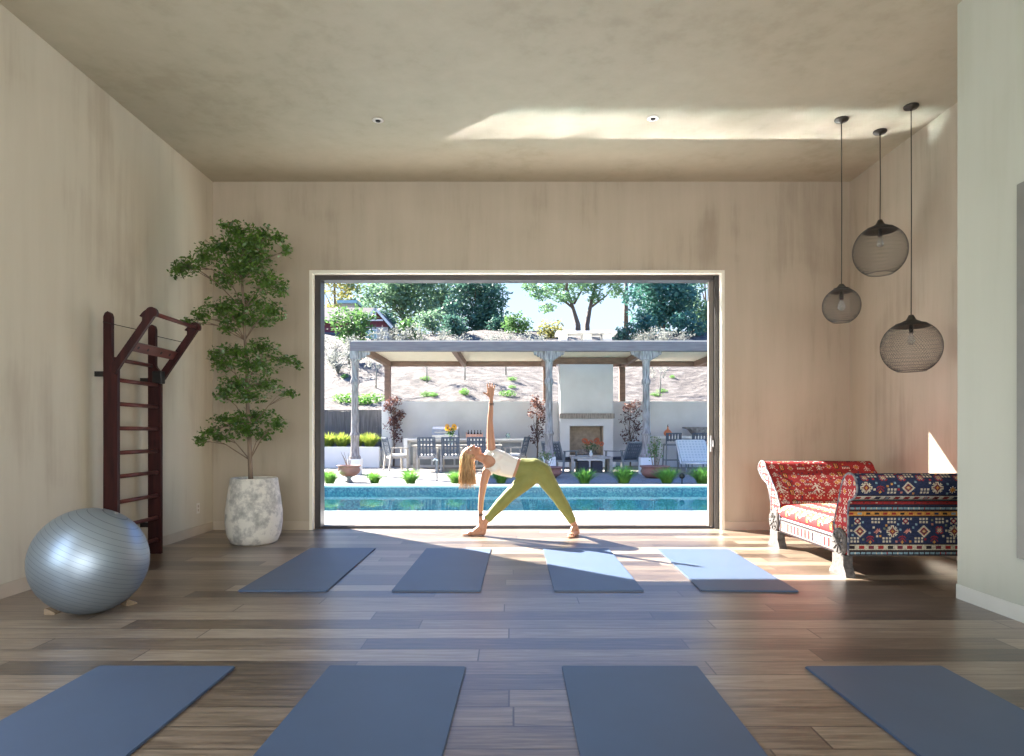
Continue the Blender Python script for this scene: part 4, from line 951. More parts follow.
# kitchen counter
kc = empty('outdoor_counter', (-1.45, 21.3, G), label='long white-topped outdoor kitchen counter against the pale garden wall', cat='counter')
MB().box(-1.98, 1.92, -0.38, 0.38, 0.86, 0.92, 0.006).build('countertop', 'whitepaint', kc)
MB().box(-1.98, -1.86, -0.38, 0.38, 0, 0.86).build('end_panel', 'whitepaint', kc)
MB().box(1.80, 1.92, -0.38, 0.38, 0, 0.86).build('end_panel', 'whitepaint', kc)
b = MB().box(-1.86, 1.80, -0.15, 0.34, 0, 0.86); b.build('cabinet_body', 'stucco', kc)
for k in range(5): MB().box(-1.80+0.72*k, -1.80+0.72*k+0.66, -0.168, -0.15, 0.08, 0.80, 0.004).build('door', 'slate', kc)
gr = empty('gas_grill', (-2.13, 21.3, G+0.921), label='stainless gas grill with closed hood set on the white counter', cat='grill')
MB().box(-0.42, 0.42, -0.28, 0.28, 0, 0.12, 0.01).build('firebox', 'steel', gr)
MB().prism([(-0.27, 0.12), (0.27, 0.12), (0.27, 0.30), (0.20, 0.37), (-0.05, 0.38), (-0.22, 0.30)], 'X', -0.41, 0.41).build('hood', 'steel', gr)
MB().tube([(-0.33, -0.30, 0.20), (0.33, -0.30, 0.20)], 0.014, 8).build('handle', 'whitepaint', gr)
cd = empty('bottle_caddy', (-1.20, 21.2, G+0.921), label='orange-red caddy of small bottles on the white counter behind her arm', cat='caddy')
b = MB(); b.box(-0.27, 0.27, -0.09, 0.09, 0, 0.015); b.box(-0.27, 0.27, -0.09, -0.075, 0.015, 0.14); b.box(-0.27, 0.27, 0.075, 0.09, 0.015, 0.14); b.box(-0.27, -0.255, -0.075, 0.075, 0.015, 0.20); b.box(0.255, 0.27, -0.075, 0.075, 0.015, 0.20)
b.build('crate', 'caddy', cd)
for k in range(5):
    o = MB().lathe([(0, 0), (0.032, 0), (0.033, 0.14), (0.012, 0.19), (0.011, 0.25), (0.014, 0.255), (0, 0.258)], 14).build('bottle', 'glassb', None, True, loc=(-1.40+0.10*k, 21.2, G+0.937))
    tag(o, 'small dark bottle standing in the orange-red caddy on the counter', 'bottle', 'bottles in the caddy')
o = MB().lathe([(0, 0), (0.07, 0), (0.08, 0.05), (0.075, 0.12), (0.05, 0.15), (0.055, 0.17), (0.048, 0.17), (0.07, 0.11), (0, 0.01)], 20).build('glass_jar', 'glassg', None, True, loc=(-0.13, 21.2, G+0.921)); tag(o, 'clear glass jar standing alone near the right end of the counter', 'jar')
# coffee table group
ct = empty('coffee_table', (2.20, 18.5, G), label='pale low coffee table before the outdoor fireplace', cat='coffee table')
MB().box(-0.58, 0.58, -0.32, 0.32, 0.38, 0.44, 0.006).build('tabletop', 'teak', ct)
for sx in (-0.53, 0.53):
    for sy in (-0.27, 0.27): MB().box(sx-0.04, sx+0.04, sy-0.04, sy+0.04, 0, 0.38).build('leg', 'teak', ct)
for i, x in enumerate((1.98, 2.36)):
    b = MB().box(-0.15, 0.15, -0.17, 0.17, 0, 0.32, 0.02)
    o = b.build('wicker_stool', 'wicker', None, loc=(x, 18.45, G)); tag(o, ('left' if i == 0 else 'right')+' one of two dark wicker cube stools tucked under the coffee table', 'stool', 'wicker stools under the coffee table')
vase('flower_vase', (2.20, 18.45, G+0.441), 0.05, 0.17, 'whitepaint', 'white vase of rust-orange flowers and dark greenery on the coffee table', 'dkleaf', 'orange_f', 9, 0.06, lean=0.30, hh=0.30)
armchair('lounge_chair', 'lounge', 'grey strapped lounge chair left of the coffee table, above the terracotta bowl', 'armchair', 'lounge chairs at the fireplace', (1.38, 18.75, G), R(-38))
armchair('lounge_chair', 'lounge', 'grey strapped lounge chair right of the coffee table, by the plum-leaved tree', 'armchair', 'lounge chairs at the fireplace', (3.12, 18.75, G), R(38))
armchair('lounge_chair', 'lounge', 'lounge chair facing the fireplace at the near right of the coffee table', 'armchair', 'lounge chairs at the fireplace', (0.45, 20.3, G), R(-60)) if False else None
# bar counter and stools
bc_ = empty('bar_counter', (6.0, 21.4, G), label='white-topped bar counter behind two dark bar stools', cat='counter')
MB().box(-1.35, 2.5, -0.35, 0.35, 0.92, 1.0, 0.006).build('countertop', 'whitepaint', bc_)
MB().box(-1.25, 2.4, -0.05, 0.33, 0, 0.92).build('base', 'stucco', bc_)
for i, x in enumerate((5.02, 5.83)):
    e = empty('bar_stool', (x, 20.75, G), 0, ('left' if i == 0 else 'right')+' dark strapped bar stool at the white bar counter', 'bar stool', 'bar stools at the counter')
    for sx in (-1, 1):
        for sy in (-1, 1): MB().obox((sx*0.24, sy*0.22, 0), (sx*0.21, sy*0.19, 0.72), 0.035, 0.035, up=(0, 1, 0)).build('leg', 'slate', e)
    MB().box(-0.24, 0.24, -0.22, 0.22, 0.70, 0.76, 0.012).build('seat', 'slate', e)
    b = MB()
    for sx in (-1, 1): b.obox((sx*0.22, -0.20, 0.74), (sx*0.23, -0.26, 1.10), 0.035, 0.03, up=(0, 1, 0))
    b.obox((-0.23, -0.25, 1.08), (0.23, -0.25, 1.08), 0.03, 0.05); bf = b.build('back_frame', 'strap', e)
    b = MB()
    for k in range(5): b.obox((-0.18+0.09*k, -0.23, 0.84), (-0.18+0.09*k, -0.25, 1.07), 0.05, 0.01, up=(0, 1, 0))
    b.obox((-0.22, -0.235, 0.88), (0.22, -0.235, 0.88), 0.01, 0.05); b.build('back_straps', 'strap', bf)
    b = MB(); b.obox((-0.23, -0.21, 0.25), (0.23, -0.21, 0.25), 0.025, 0.025); b.obox((-0.23, 0.21, 0.25), (0.23, 0.21, 0.25), 0.025, 0.025); b.obox((-0.23, -0.21, 0.25), (-0.23, 0.21, 0.25), 0.025, 0.025); b.obox((0.23, -0.21, 0.25), (0.23, 0.21, 0.25), 0.025, 0.025)
    b.build('footrest', 'slate', e)
o = MB().lathe([(0, 0), (0.09, 0), (0.13, 0.06), (0.13, 0.12), (0.09, 0.18), (0.03, 0.22), (0.025, 0.28), (0.03, 0.30), (0, 0.30)], 20).build('decanter', 'amber', None, True, loc=(5.02, 21.3, G+1.001)); tag(o, 'round amber decanter on the white bar counter above the left stool', 'decanter')
MB().lathe([(0, 0.30), (0.03, 0.30), (0.012, 0.33), (0.02, 0.36), (0, 0.37)], 12).build('stopper', 'black', o, True)
hd = MB().prism([(-0.65, 0.34), (0.75, 0.34), (0.75, 0.05), (-0.30, 0.05), (-0.50, 0.28), (-0.65, 0.30)], 'Y', -0.25, 0.25).build('stone_trough', 'greystone', None, loc=(6.25, 21.5, G+1.0-0.049)); tag(hd, 'mottled grey wedge-shaped stone piece on the bar counter', 'stone piece')
# white plaid sling chair
e = empty('sling_chair', (5.0, 17.9, G), R(4), 'pale plaid sling patio chair with slanting back near the right door jamb', 'chair')
b = MB()
for sx in (-1, 1):
    b.tube([(sx*0.43, -0.55, 0.30), (sx*0.42, 0.05, 0.27), (sx*0.40, 0.52, 0.88)], 0.022, 8)
b.tube([(-0.43, -0.55, 0.30), (0.43, -0.55, 0.30)], 0.022, 8); b.tube([(-0.40, 0.52, 0.88), (0.40, 0.52, 0.88)], 0.022, 8); b.build('frame', 'whitepaint', e, True)
for sx in (-1, 1):
    MB().tube([(sx*0.43, -0.40, 0.30), (sx*0.45, -0.50, 0.0)], 0.02, 8).build('leg', 'slate', e, True)
    MB().tube([(sx*0.42, 0.15, 0.36), (sx*0.45, 0.30, 0.0)], 0.02, 8).build('leg', 'slate', e, True)
b = MB().add([(-0.40, -0.53, 0), (0.40, -0.53, 0), (0.40, 0.06, 0), (-0.40, 0.06, 0), (-0.40, -0.53, 0.03), (0.40, -0.53, 0.03), (0.40, 0.06, 0.03), (-0.40, 0.06, 0.03)], [(0,1,2,3), (4,5,6,7), (0,1,5,4), (2,3,7,6), (1,2,6,5), (0,3,7,4)])
b.build('seat_sling', 'whitefab', e, loc=(0, 0, 0.28))
bk = MB().box(-0.39, 0.39, 0, 0.74, 0, 0.025).build('back_sling', 'whitefab', e, loc=(0, 0.07, 0.31)); bk.rotation_euler = (math.atan2(0.60, 0.46), 0, 0)

# terracotta bowls
def bowl(loc, r, h, label, plant, stand=None):
    e = empty('planter_bowl', loc, 0, label, 'planter', 'terracotta planter bowls')
    z = stand or 0.0
    if stand:
        MB().lathe([(0, 0), (0.10, 0), (0.06, 0.05), (0.04, stand*0.6), (0.11, stand), (0, stand)], 16).build('stand', 'slate', e, True)
    MB().lathe([(0, z), (r*0.55, z), (r*0.85, z+h*0.25), (r*0.98, z+h*0.55), (r*0.88, z+h*0.78), (r*0.92, z+h*0.86), (r*1.02, z+h*0.92), (r*1.02, z+h), (r*0.9, z+h), (r*0.82, z+h*0.85), (0, z+h*0.83)], 32).build('bowl', 'terra', e, True)
    b = MB()
    for k in range(plant[0]):
        a = random.uniform(0, 6.28); q = random.uniform(0.1, 0.5)*r; hh = plant[1]*random.uniform(0.6, 1)
        b.tube([(q*math.cos(a)*0.4, q*math.sin(a)*0.4, z+h*0.82), (q*math.cos(a), q*math.sin(a), z+h+hh*0.5), (q*math.cos(a)*1.6, q*math.sin(a)*1.6, z+h+hh)], [0.008, 0.006, 0.003], 5)
    b.build('stems', 'bark', e)
    if plant[2]:
        P_ = blob_pts((0, 0, z+h+plant[1]*0.55), (r*0.65, r*0.6, plant[1]*0.5), plant[2], 0.1); V, Fc = leaves_np(P_, 0.06, 0.5, 0.2); np_mesh('foliage', V, Fc, 't_green', e)
bowl((-3.65, 14.8, 0.05), 0.26, 0.24, 'terracotta bowl on a dark pedestal near the left end of the pool', (6, 0.35, 0), 0.14)
bowl((0.85, 16.3, 0.05), 0.40, 0.27, 'wide terracotta bowl partly hidden behind the woman\'s hip', (8, 0.45, 120))
bowl((3.50, 16.2, 0.05), 0.36, 0.30, 'terracotta bowl before the rightmost carved post, with a trailing plant', (9, 0.75, 240))
# path light and hose bib
e = empty('path_light', ((682-CX)*14.3/F, 14.3, 0.05), 0, 'black disc-headed path light at the far pool edge near the right grass tufts', 'path light')
MB().tube([(0, 0, 0), (0, 0, 0.16)], 0.012, 8).build('stake', 'black', e); MB().lathe([(0, -0.03), (0.055, -0.03), (0.062, 0), (0.055, 0.02), (0, 0.025)], 20, c=(0, 0, 0.17), axis='Y').build('head', 'black', e, True)
e = empty('garden_spigot', ((437-CX)*15.2/F, 15.2, 0.05), 0, 'slim grey standpipe with white spout before the dining table', 'spigot')
MB().tube([(0, 0, 0), (0, 0, 0.48)], 0.018, 8).build('pipe', 'slate', e); MB().tube([(0.02, 0, 0.47), (-0.05, -0.02, 0.50), (-0.09, -0.03, 0.46)], 0.02, 8).build('spout', 'whitepaint', e, True)

# ------------------------------------------------------------------ trees
def tree(name, label, cat, loc, bl, leafm, lsize, dens, trunk=None, trm='trunk', group=None, asp=0.5, shell=0.35, extra=None):
    e = empty(name, loc, 0, label, cat, group)
    P_ = []
    for (x, y, z, rx, ry, rz) in bl:
        n = max(30, int(14*dens*(rx*rz+rx*ry+ry*rz)/3/lsize**2)); P_.append(blob_pts((x, y, z), (rx, ry, rz), n, shell))
    P_ = np.concatenate(P_); P_[:, 2] = np.maximum(P_[:, 2], 0.02)
    V, Fc = leaves_np(P_, lsize, asp, 0.0); np_mesh('foliage', V, Fc, leafm, e)
    if extra:
        P_ = np.concatenate([blob_pts(q[:3], q[3:6], extra[1], 0.2) for q in extra[2]]); V, Fc = leaves_np(P_, lsize, asp); np_mesh('new_growth', V, Fc, extra[0], e)
    b = MB()
    for (pts, r0) in (trunk or [([(0, 0, 0), (0, 0, 1)], 0.03)]):
        b.tube(pts, [r0*(1-0.75*i/(len(pts)-1)) for i in range(len(pts))], 8)
    b.build('trunk', trm, e, True)
    return e
def rblobs(cx, cz, rx, rz, n, s, ry=None):
    out = []
    for _ in range(n):
        a = random.uniform(0, 6.28); q = math.sqrt(random.random()); out.append((cx+rx*q*math.cos(a), random.uniform(-1, 1)*(ry or rx*0.6), cz+rz*q*math.sin(a), s*random.uniform(.7, 1.2), s*random.uniform(.7, 1.2), s*random.uniform(.6, 1.0)))
    return out
# plum trees by the wall
for (px, tz, w_, lb_, ex) in ((394, 2.35, 0.34, 'slender plum-and-coral leaved tree at the left end of the garden wall', 4), (537, 2.35, 0.36, 'plum-leaved young tree left of the fireplace with coral new growth on top', 3), (630, 2.2, 0.36, 'dark plum-leaved young tree right of the fireplace', 1)):
    x = (px-CX)*21.75/F; bl = []
    for k in range(16): 
        t = k/15; ww = w_*(0.55+0.6*math.sin(math.pi*(0.15+0.75*(1-t)))); bl.append((random.uniform(-ww, ww)*0.7, random.uniform(-.15, .15), 0.85+(tz-1.0)*t, 0.20, 0.14, 0.17))
    exb = [q for q in bl if q[2] > tz-0.25*ex]
    trs = [([(0, 0, 0), (0.02, 0, 0.6), (-0.02, 0, 1.3), (0.02, 0, tz-0.1)], 0.03)]+[([(0, 0, 0.6+0.05*k), (q[0], q[1], q[2])], 0.012) for k, q in enumerate(bl[::2])]
    tree('plum_tree', lb_, 'tree', (x, 21.70, G), bl, 'purple', 0.085, 0.5, trs, extra=('coral', 45, exb))
def PX(px, d): return (px-CX)*d/F
def PZ(py, d): return CH+(CY-py)*d/F
def bgtree(name, label, cat, px, d, hw, ytop, ybot, leafm, lsize, dens, nb, bs, trunk=True, group=None, **k):
    x = PX(px, d); z0 = HZ(x, d); zt = PZ(ytop, d); zb = max(PZ(ybot, d), z0); R_ = hw*d/F
    bl = rblobs(0, (zt+zb)/2-z0, R_*0.85, (zt-zb)/2*0.85, int(nb*1.6), bs)
    trk = [([(0, 0, -0.3), (0.1, 0, (zb-z0)*0.6+0.5), (-0.1, 0, (zt-z0)*0.8)], 0.05*(zt-z0)**0.8)]
    for q in bl[::3]: trk.append(([(0, 0, max(0.3, q[2]*0.55)), (q[0], q[1], q[2])], 0.07))
    return tree(name, label, cat, (x, d, z0), bl, leafm, lsize, dens, trk, group=group, **k)
bgtree('leafy_tree', 'yellowing leafy tree at the far left above the hillside houses', 'tree', 335, 58, 24, 262, 325, 't_yel', 0.32, 0.50, 14, 1.1)
bgtree('leafy_tree', 'round green tree in front of the hillside houses on the left', 'tree', 352, 40, 22, 309, 342, 't_green', 0.22, 0.6, 16, 0.7)
bgtree('leafy_tree', 'broad grey-green tree behind the maroon gabled house', 'tree', 402, 60, 50, 255, 332, 't_grey', 0.36, 0.55, 34, 1.7)
bgtree('leafy_tree', 'dark blue-green tree left of the umbrella pine', 'tree', 476, 54, 31, 272, 338, 't_dark', 0.30, 0.65, 30, 1.3)
bgtree('leafy_tree', 'pale grey-green tree between the broad tree and the dark tree', 'tree', 445, 62, 26, 262, 330, 't_grey', 0.34, 0.55, 18, 1.3)
bgtree('leafy_tree', 'low yellow-leaved tree under the umbrella pine', 'tree', 550, 44, 12, 323, 345, 't_yel', 0.22, 0.6, 9, 0.5)
bgtree('leafy_tree', 'small green-yellow tree just left of the umbrella pine trunk', 'tree', 517, 46, 14, 317, 345, 't_green', 0.22, 0.6, 10, 0.6)
bgtree('leafy_tree', 'wide weeping teal-green tree on the right', 'tree', 662, 50, 38, 258, 340, 't_teal', 0.30, 0.65, 36, 1.3)
bgtree('leafy_tree', 'grey-green tree at the far right beside the weeping one', 'tree', 706, 56, 24, 268, 338, 't_grey', 0.32, 0.6, 20, 1.3)
bgtree('leafy_tree', 'low dark green tree at the foot of the utility pole', 'tree', 627, 46, 16, 322, 345, 't_dark', 0.22, 0.6, 10, 0.6)
for (px, d_, hw, yt, lm, lb_) in ((386, 52, 14, 314, 't_dark', 'low dark tree behind the maroon gable'), (432, 50, 17, 311, 't_grey', 'low grey-green tree under the broad tree'), (455, 47, 13, 318, 't_dark', 'low blue-green tree at the foot of the dark tree'), (500, 50, 12, 318, 't_dark', 'low dark tree between the dark tree and the green-yellow one'), (645, 46, 13, 315, 't_teal', 'low teal tree left of the weeping tree trunk'), (690, 47, 17, 312, 't_teal', 'low teal tree at the right foot of the weeping tree'), (410, 47, 12, 322, 't_green', 'low green tree right of the maroon gable')):
    bgtree('leafy_tree', lb_, 'tree', px, d_, hw, yt, 346, lm, 0.24, 0.7, 10, 0.65)
# umbrella pine
d = 50; x = PX(580, d); z0 = HZ(x, d); e_bl = []
for (px, py, rx, ry) in ((540, 296, 15, 6), (555, 285, 20, 8), (575, 278, 22, 9), (600, 282, 18, 9), (530, 288, 9, 5), (615, 292, 10, 7), (565, 300, 14, 5), (595, 299, 10, 5), (548, 306, 10, 4), (585, 290, 20, 8), (570, 265, 26, 9), (545, 272, 16, 8), (600, 268, 16, 8)):
    e_bl.append((PX(px, d)-x, random.uniform(-1.2, 1.2), PZ(py, d)-z0, rx*d/F, 1.6, ry*d/F))
def rel(px, py): return (PX(px, d)-x, 0, PZ(py, d)-z0)
trk = [([(PX(578, d)-x, 0, -0.3), rel(578, 325), rel(573, 308), rel(566, 285)], 0.26), ([rel(588, 345), rel(587, 325), rel(590, 308), rel(594, 290), rel(600, 275)], 0.23), ([rel(573, 308), rel(558, 296), rel(545, 290)], 0.10), ([rel(590, 308), rel(606, 296), rel(612, 288)], 0.09), ([rel(574, 304), rel(582, 290), rel(584, 280)], 0.09), ([rel(566, 290), rel(570, 268)], 0.12)]
tree('umbrella_pine', 'umbrella pine with two leaning brown trunks and flat spreading crown', 'tree', (x, d, z0), e_bl, 't_pine', 0.24, 1.3, trk)
# silvery shrubs on the slope
sl = 'pale silvery shrub on the slope behind the pergola roof'
proto = None
for i, (px, d, ph) in enumerate(((332, 34, 30), (349, 33, 34), (338, 31, 16), (384, 37, 24), (404, 37, 24), (417, 38, 26), (440, 38, 20), (458, 38, 16), (494, 38, 17), (508, 38, 20), (528, 37, 18), (640, 38, 16), (654, 38, 24), (668, 37, 22), (680, 38, 18), (540, 37, 14))):
    x = PX(px, d); z0 = HZ(x, d)
    if proto is None:
        bl = rblobs(0, 1.15, 0.75, 0.75, 16, 0.42)
        proto = tree('silver_shrub', 'x', 'shrub', (x, d, z0), bl, 'silver', 0.12, 0.30, [([(0, 0, 0), (random.uniform(-.2, .2), 0, .6), (q[0], q[1], q[2]+.4)], 0.03) for q in bl], trm='silver', shell=0.1)
        o = proto
    else: o = copy_tree(proto)
    topz = PZ({0: 333, 1: 330, 2: 345}.get(i, 343-ph*0.9), d); s_ = max(0.5, (topz-z0)/2.2)
    o.location = (x, d, z0-0.05); o.scale = (1.0 if i < 3 else 0.9, 1, s_); o.rotation_euler = (0, 0, i*1.3)
    tag(o, sl if i > 2 else ['silvery shrub left of the pergola, nearest the door jamb', 'tallest silvery shrub at the pergola roof corner', 'low silvery shrub on the slope above the dark fence'][i], 'shrub', 'silvery shrubs on the slope')
# low green mounds on the hillside
pm = None
for i, (px, py, s_) in enumerate(((346, 402, .9), (372, 404, 1.1), (362, 404, .8), (427, 396, .5), (434, 396, .4), (464, 394, .6), (507, 396, .6), (512, 388, .35), (548, 380, .5), (655, 397, .5), (663, 394, .6), (672, 378, .4), (425, 380, .5), (512, 380, .4), (345, 378, .5))):
    d = 30.0
    for _ in range(30):
        x = PX(px, d); zz = HZ(x, d); yy = CY-(zz-CH)*F/d
        d *= 1+(yy-py)*0.004; d = min(max(d, 23.1), 40)
    x = PX(px, d)
    if pm is None:
        P_ = blob_pts((0, 0, 0.15), (0.55, 0.35, 0.28), 340, 0.3); V, Fc = leaves_np(P_, 0.10, 0.5, 0.4); pm = np_mesh('ground_shrub', V, Fc, 'grass'); o = pm
    else: o = pm.copy(); COL.objects.link(o)
    o.location = (x, d, HZ(x, d)-0.02); o.scale = (s_*1.2, s_, s_); o.rotation_euler = (0, 0, i)
    tag(o, 'low green shrub mound growing on the dry hillside', 'shrub', 'green mounds on the hillside')
# young staked olives
po = None
for i, (px, py) in enumerate(((376, 402), (427, 378), (506, 374), (660, 384), (465, 388))):
    d = 27.5+0.8*(i % 3); x = PX(px, d)
    if po is None:
        bl = rblobs(0, 1.1, 0.35, 0.4, 7, 0.22)
        po = tree('olive_sapling', 'x', 'tree', (x, d, 0), bl, 'silver', 0.07, 0.35, [([(0, 0, 0), (0.02, 0, .7), (0, 0, 1.2)], 0.03)], trm='silver', shell=0.1); o = po
    else: o = copy_tree(po)
    o.location = (x, d, HZ(x, d)-0.03); o.rotation_euler = (0, 0, i*2); tag(o, 'young silvery olive sapling planted on the dry slope', 'tree', 'olive saplings on the slope')
# utility pole
d = 55; x = PX(626, d); z0 = HZ(x, d)
e = empty('utility_pole', (x, d, z0), 0, 'wooden utility pole with a crossarm right of the umbrella pine', 'utility pole')
MB().tube([(0, 0, -0.3), (0, 0, PZ(270, d)-z0)], [0.20, 0.15], 10).build('pole', 'trunk', e, True)
# houses
d = 48.0
def house(name, label, x0, x1, y0, y1, zb, zt, ridge, wall, roof, rid_axis):
    e = empty(name, ((x0+x1)/2, (y0+y1)/2, zb), 0, label, 'house'); cx_, cy_ = e.location.x, e.location.y
    MB().box(x0-cx_, x1-cx_, y0-cy_, y1-cy_, -0.8, zt-zb).build('walls', wall, e)
    hw, hd = (x1-x0)/2+0.35, (y1-y0)/2+0.35; zt_ = zt-zb; rz = ridge-zb
    if rid_axis == 'X':
        MB().prism([(-hd, zt_-0.1), (0, rz), (hd, zt_-0.1), (hd, zt_+0.05), (0, rz+0.2), (-hd, zt_+0.05)], 'X', -hw, hw).build('roof', roof, e)
        MB().prism([(-hd+0.35, zt_), (0, rz-0.02), (hd-0.35, zt_)], 'X', -hw+0.35, hw-0.35).build('gable', wall, e)
    else:
        MB().prism([(-hw, zt_-0.15), (0, rz), (hw, zt_-0.15), (hw, zt_+0.02), (0, rz+0.2), (-hw, zt_+0.02)], 'Y', -hd, hd).build('roof', roof, e)
        MB().prism([(-hw+0.3, zt_), (0, rz-0.05), (hw-0.3, zt_)], 'Y', -hd+0.36, -hd+0.46).build('gable', 'redwall', e)
    return e
zb = HZ(PX(345, d), d)
house('hillside_house', 'taupe-roofed house partly hidden by the round green tree', PX(318, d+2), PX(368, d+2), d, d+5, zb, PZ(322, d), PZ(309, d+2), 'redwall', 'roof', 'X')
d2 = 45.0; zb = HZ(PX(375, d2), d2)
e = house('hillside_house', 'small house with maroon gable and white bargeboards behind the pergola roof', PX(365, d2), PX(388, d2), d2, d2+4, zb, PZ(327, d2), PZ(311, d2), 'housewall', 'roof', 'Y')
hw = (PX(388, d2)-PX(365, d2))/2+0.35; zt_ = PZ(327, d2)-zb; rz = PZ(311, d2)-zb
b = MB(); b.obox((-hw, -2.38, zt_-0.1), (0, -2.38, rz+0.1), 0.08, 0.16); b.obox((hw, -2.38, zt_-0.1), (0, -2.38, rz+0.1), 0.08, 0.16); b.obox((-hw*0.45, -2.38, zt_+0.4), (hw*0.45, -2.38, zt_+0.4), 0.08, 0.10); b.obox((0, -2.38, zt_+0.4), (0, -2.38, rz), 0.08, 0.10)
b.build('bargeboard', 'whitepaint', e)
w = MB(); w.box(-0.75, 0.05, -2.06, -2.0, zt_-1.15, zt_-0.15); wf = w.build('window_frame', 'whitepaint', e)
w = MB(); w.box(-0.68, -0.39, -2.075, -2.06, zt_-1.08, zt_-0.22); w.box(-0.33, -0.02, -2.075, -2.06, zt_-1.08, zt_-0.22); w.build('pane', 'bluewin', wf)
d3 = 56.0
b = MB(); x0, x1 = PX(338, d3), PX(358, d3); zb = HZ((x0+x1)/2, d3)
e = empty('hillside_house', ((x0+x1)/2, d3+2, zb), 0, 'blue flat-roofed house peeking above the green tree on the left', 'house')
hw = (x1-x0)/2; MB().box(-hw+0.3, hw-0.3, -2, 2, -0.5, PZ(304, d3)-zb).build('walls', 'housewall', e); MB().box(-hw, hw, -2.4, 2.4, PZ(304, d3)-zb, PZ(301, d3)-zb, 0.02).build('roof', 'bluewin', e)

# ------------------------------------------------------------------ the woman in triangle pose
D0 = 7.40
def cone(p0, r0, p1, r1, n=16):
    """closed round cone (capsule with two radii)"""
    p0 = Vector(p0); p1 = Vector(p1); d = p1-p0; L = max(d.length, 1e-5); d.normalize()
    a = d.cross(Vector((0, 0, 1)))
    if a.length < 1e-3: a = d.cross(Vector((1, 0, 0)))
    a.normalize(); b_ = d.cross(a); s_ = MB(); rings = []
    for k in range(1, 6): th = -math.pi/2+k*math.pi/12; rings.append((p0+d*(r0*math.sin(th)), r0*math.cos(th)))
    rings.append((p0, r0)); rings.append((p1, r1))
    for k in range(1, 6): th = k*math.pi/12; rings.append((p1+d*(r1*math.sin(th)), r1*math.cos(th)))
    V = [p0-d*r0]
    for c_, r_ in rings:
        for j in range(n): t = 2*math.pi*j/n; V.append(c_+a*(r_*math.cos(t))+b_*(r_*math.sin(t)))
    V.append(p1+d*r1); Fc = []
    for j in range(n): Fc.append((0, 1+(j+1) % n, 1+j))
    m_ = len(rings)
    for i in range(m_-1):
        for j in range(n): Fc.append((1+i*n+j, 1+i*n+(j+1) % n, 1+(i+1)*n+(j+1) % n, 1+(i+1)*n+j))
    l = len(V)-1
    for j in range(n): Fc.append((1+(m_-1)*n+j, 1+(m_-1)*n+(j+1) % n, l))
    return V, Fc
class Blobber:
    def __init__(s): s.m = MB()
    def c(s, p0, r0, p1, r1, fy=1.0, inf=0.0, yc=None):
        V, Fc = cone(p0, r0+inf, p1, r1+inf)
        if fy != 1.0:
            y0 = yc if yc is not None else (Vector(p0).y+Vector(p1).y)/2
            V = [Vector((v.x, y0+(v.y-y0)*fy, v.z)) for v in V]
        s.m.add(V, Fc)
    def ell(s, c, ax, inf=0.0):
        """ellipsoid with axis vectors (already scaled)"""
        n, m_ = 20, 12; V = []; Fc = []
        ax = [a*(1+inf/a.length) for a in ax]
        for i in range(m_+1):
            th = math.pi*i/m_
            for j in range(n):
                ph = 2*math.pi*j/n; V.append(c+ax[0]*(math.sin(th)*math.cos(ph))+ax[1]*(math.sin(th)*math.sin(ph))+ax[2]*math.cos(th))
        for i in range(m_):
            for j in range(n): Fc.append((i*n+j, i*n+(j+1) % n, (i+1)*n+(j+1) % n, (i+1)*n+j))
        s.m.add(V, Fc)
    def finish(s, name, mat_, vox, it, parent=None, clip=None):
        me = bpy.data.meshes.new(name+'_raw'); me.from_pydata([tuple(v) for v in s.m.v], [], s.m.f)
        bb = bmesh.new(); bb.from_mesh(me); bmesh.ops.remove_doubles(bb, verts=bb.verts, dist=1e-6); bmesh.ops.recalc_face_normals(bb, faces=bb.faces[:]); bb.to_mesh(me); bb.free()
        o = bpy.data.objects.new(name+'_raw', me); COL.objects.link(o)
        md = o.modifiers.new('r', 'REMESH'); md.mode = 'VOXEL'; md.voxel_size = vox
        ms = o.modifiers.new('s', 'SMOOTH'); ms.iterations = it; ms.factor = 0.5
        dg = bpy.context.evaluated_depsgraph_get(); ev = o.evaluated_get(dg)
        m2 = bpy.data.meshes.new_from_object(ev, depsgraph=dg); bpy.data.objects.remove(o)
        if clip:
            bb = bmesh.new(); bb.from_mesh(m2)
            for (co, no, rad) in clip.get('planes', []):
                fs = [f for f in bb.faces if (f.calc_center_median()-co).length < rad]; es = {e for f in fs for e in f.edges}; vs = {v for f in fs for v in f.verts}
                bmesh.ops.bisect_plane(bb, geom=list(vs)+list(es)+fs, plane_co=co, plane_no=no, clear_outer=False)
                dead = [f for f in bb.faces if (f.calc_center_median()-co).length < rad and (f.calc_center_median()-co).dot(no) > 0]
                bmesh.ops.delete(bb, geom=dead, context='FACES')
            fn = clip.get('fn')
            if fn:
                dead = [f for f in bb.faces if fn(f.calc_center_median(), f.normal)]
                bmesh.ops.delete(bb, geom=dead, context='FACES')
            bb.to_mesh(m2); bb.free()
        m2.name = name; m2.materials.clear(); m2.materials.append(M[mat_]); m2.shade_smooth()
        o = bpy.data.objects.new(name, m2); COL.objects.link(o)
        if parent: o.parent = parent
        return o
def Q(x, y, d=D0): return W(x, y, d)
torso = [((493, 460), .122, (500, 463), .128, .70), ((500, 463), .128, (509, 466.5), .112, .72), ((509, 466.5), .110, (516, 468), .104, .74), ((516, 468), .104, (529, 469.3), .114, .80)]
shl = [((492, 453), .062, (488.5, 470), .062)]
hips = [((522, 468.8), .106, (533.5, 469.8), .122, .88), ((533.5, 469.8), .122, (541.5, 473), .110, .92)]
legB = [((542, 473.5), .106, (550.5, 486), .084), ((550.5, 486), .084, (558.5, 498), .063), ((558.5, 498), .063, (563, 505), .061), ((563, 505), .061, (569, 515), .047), ((569, 515), .047, (574, 524.5), .034)]
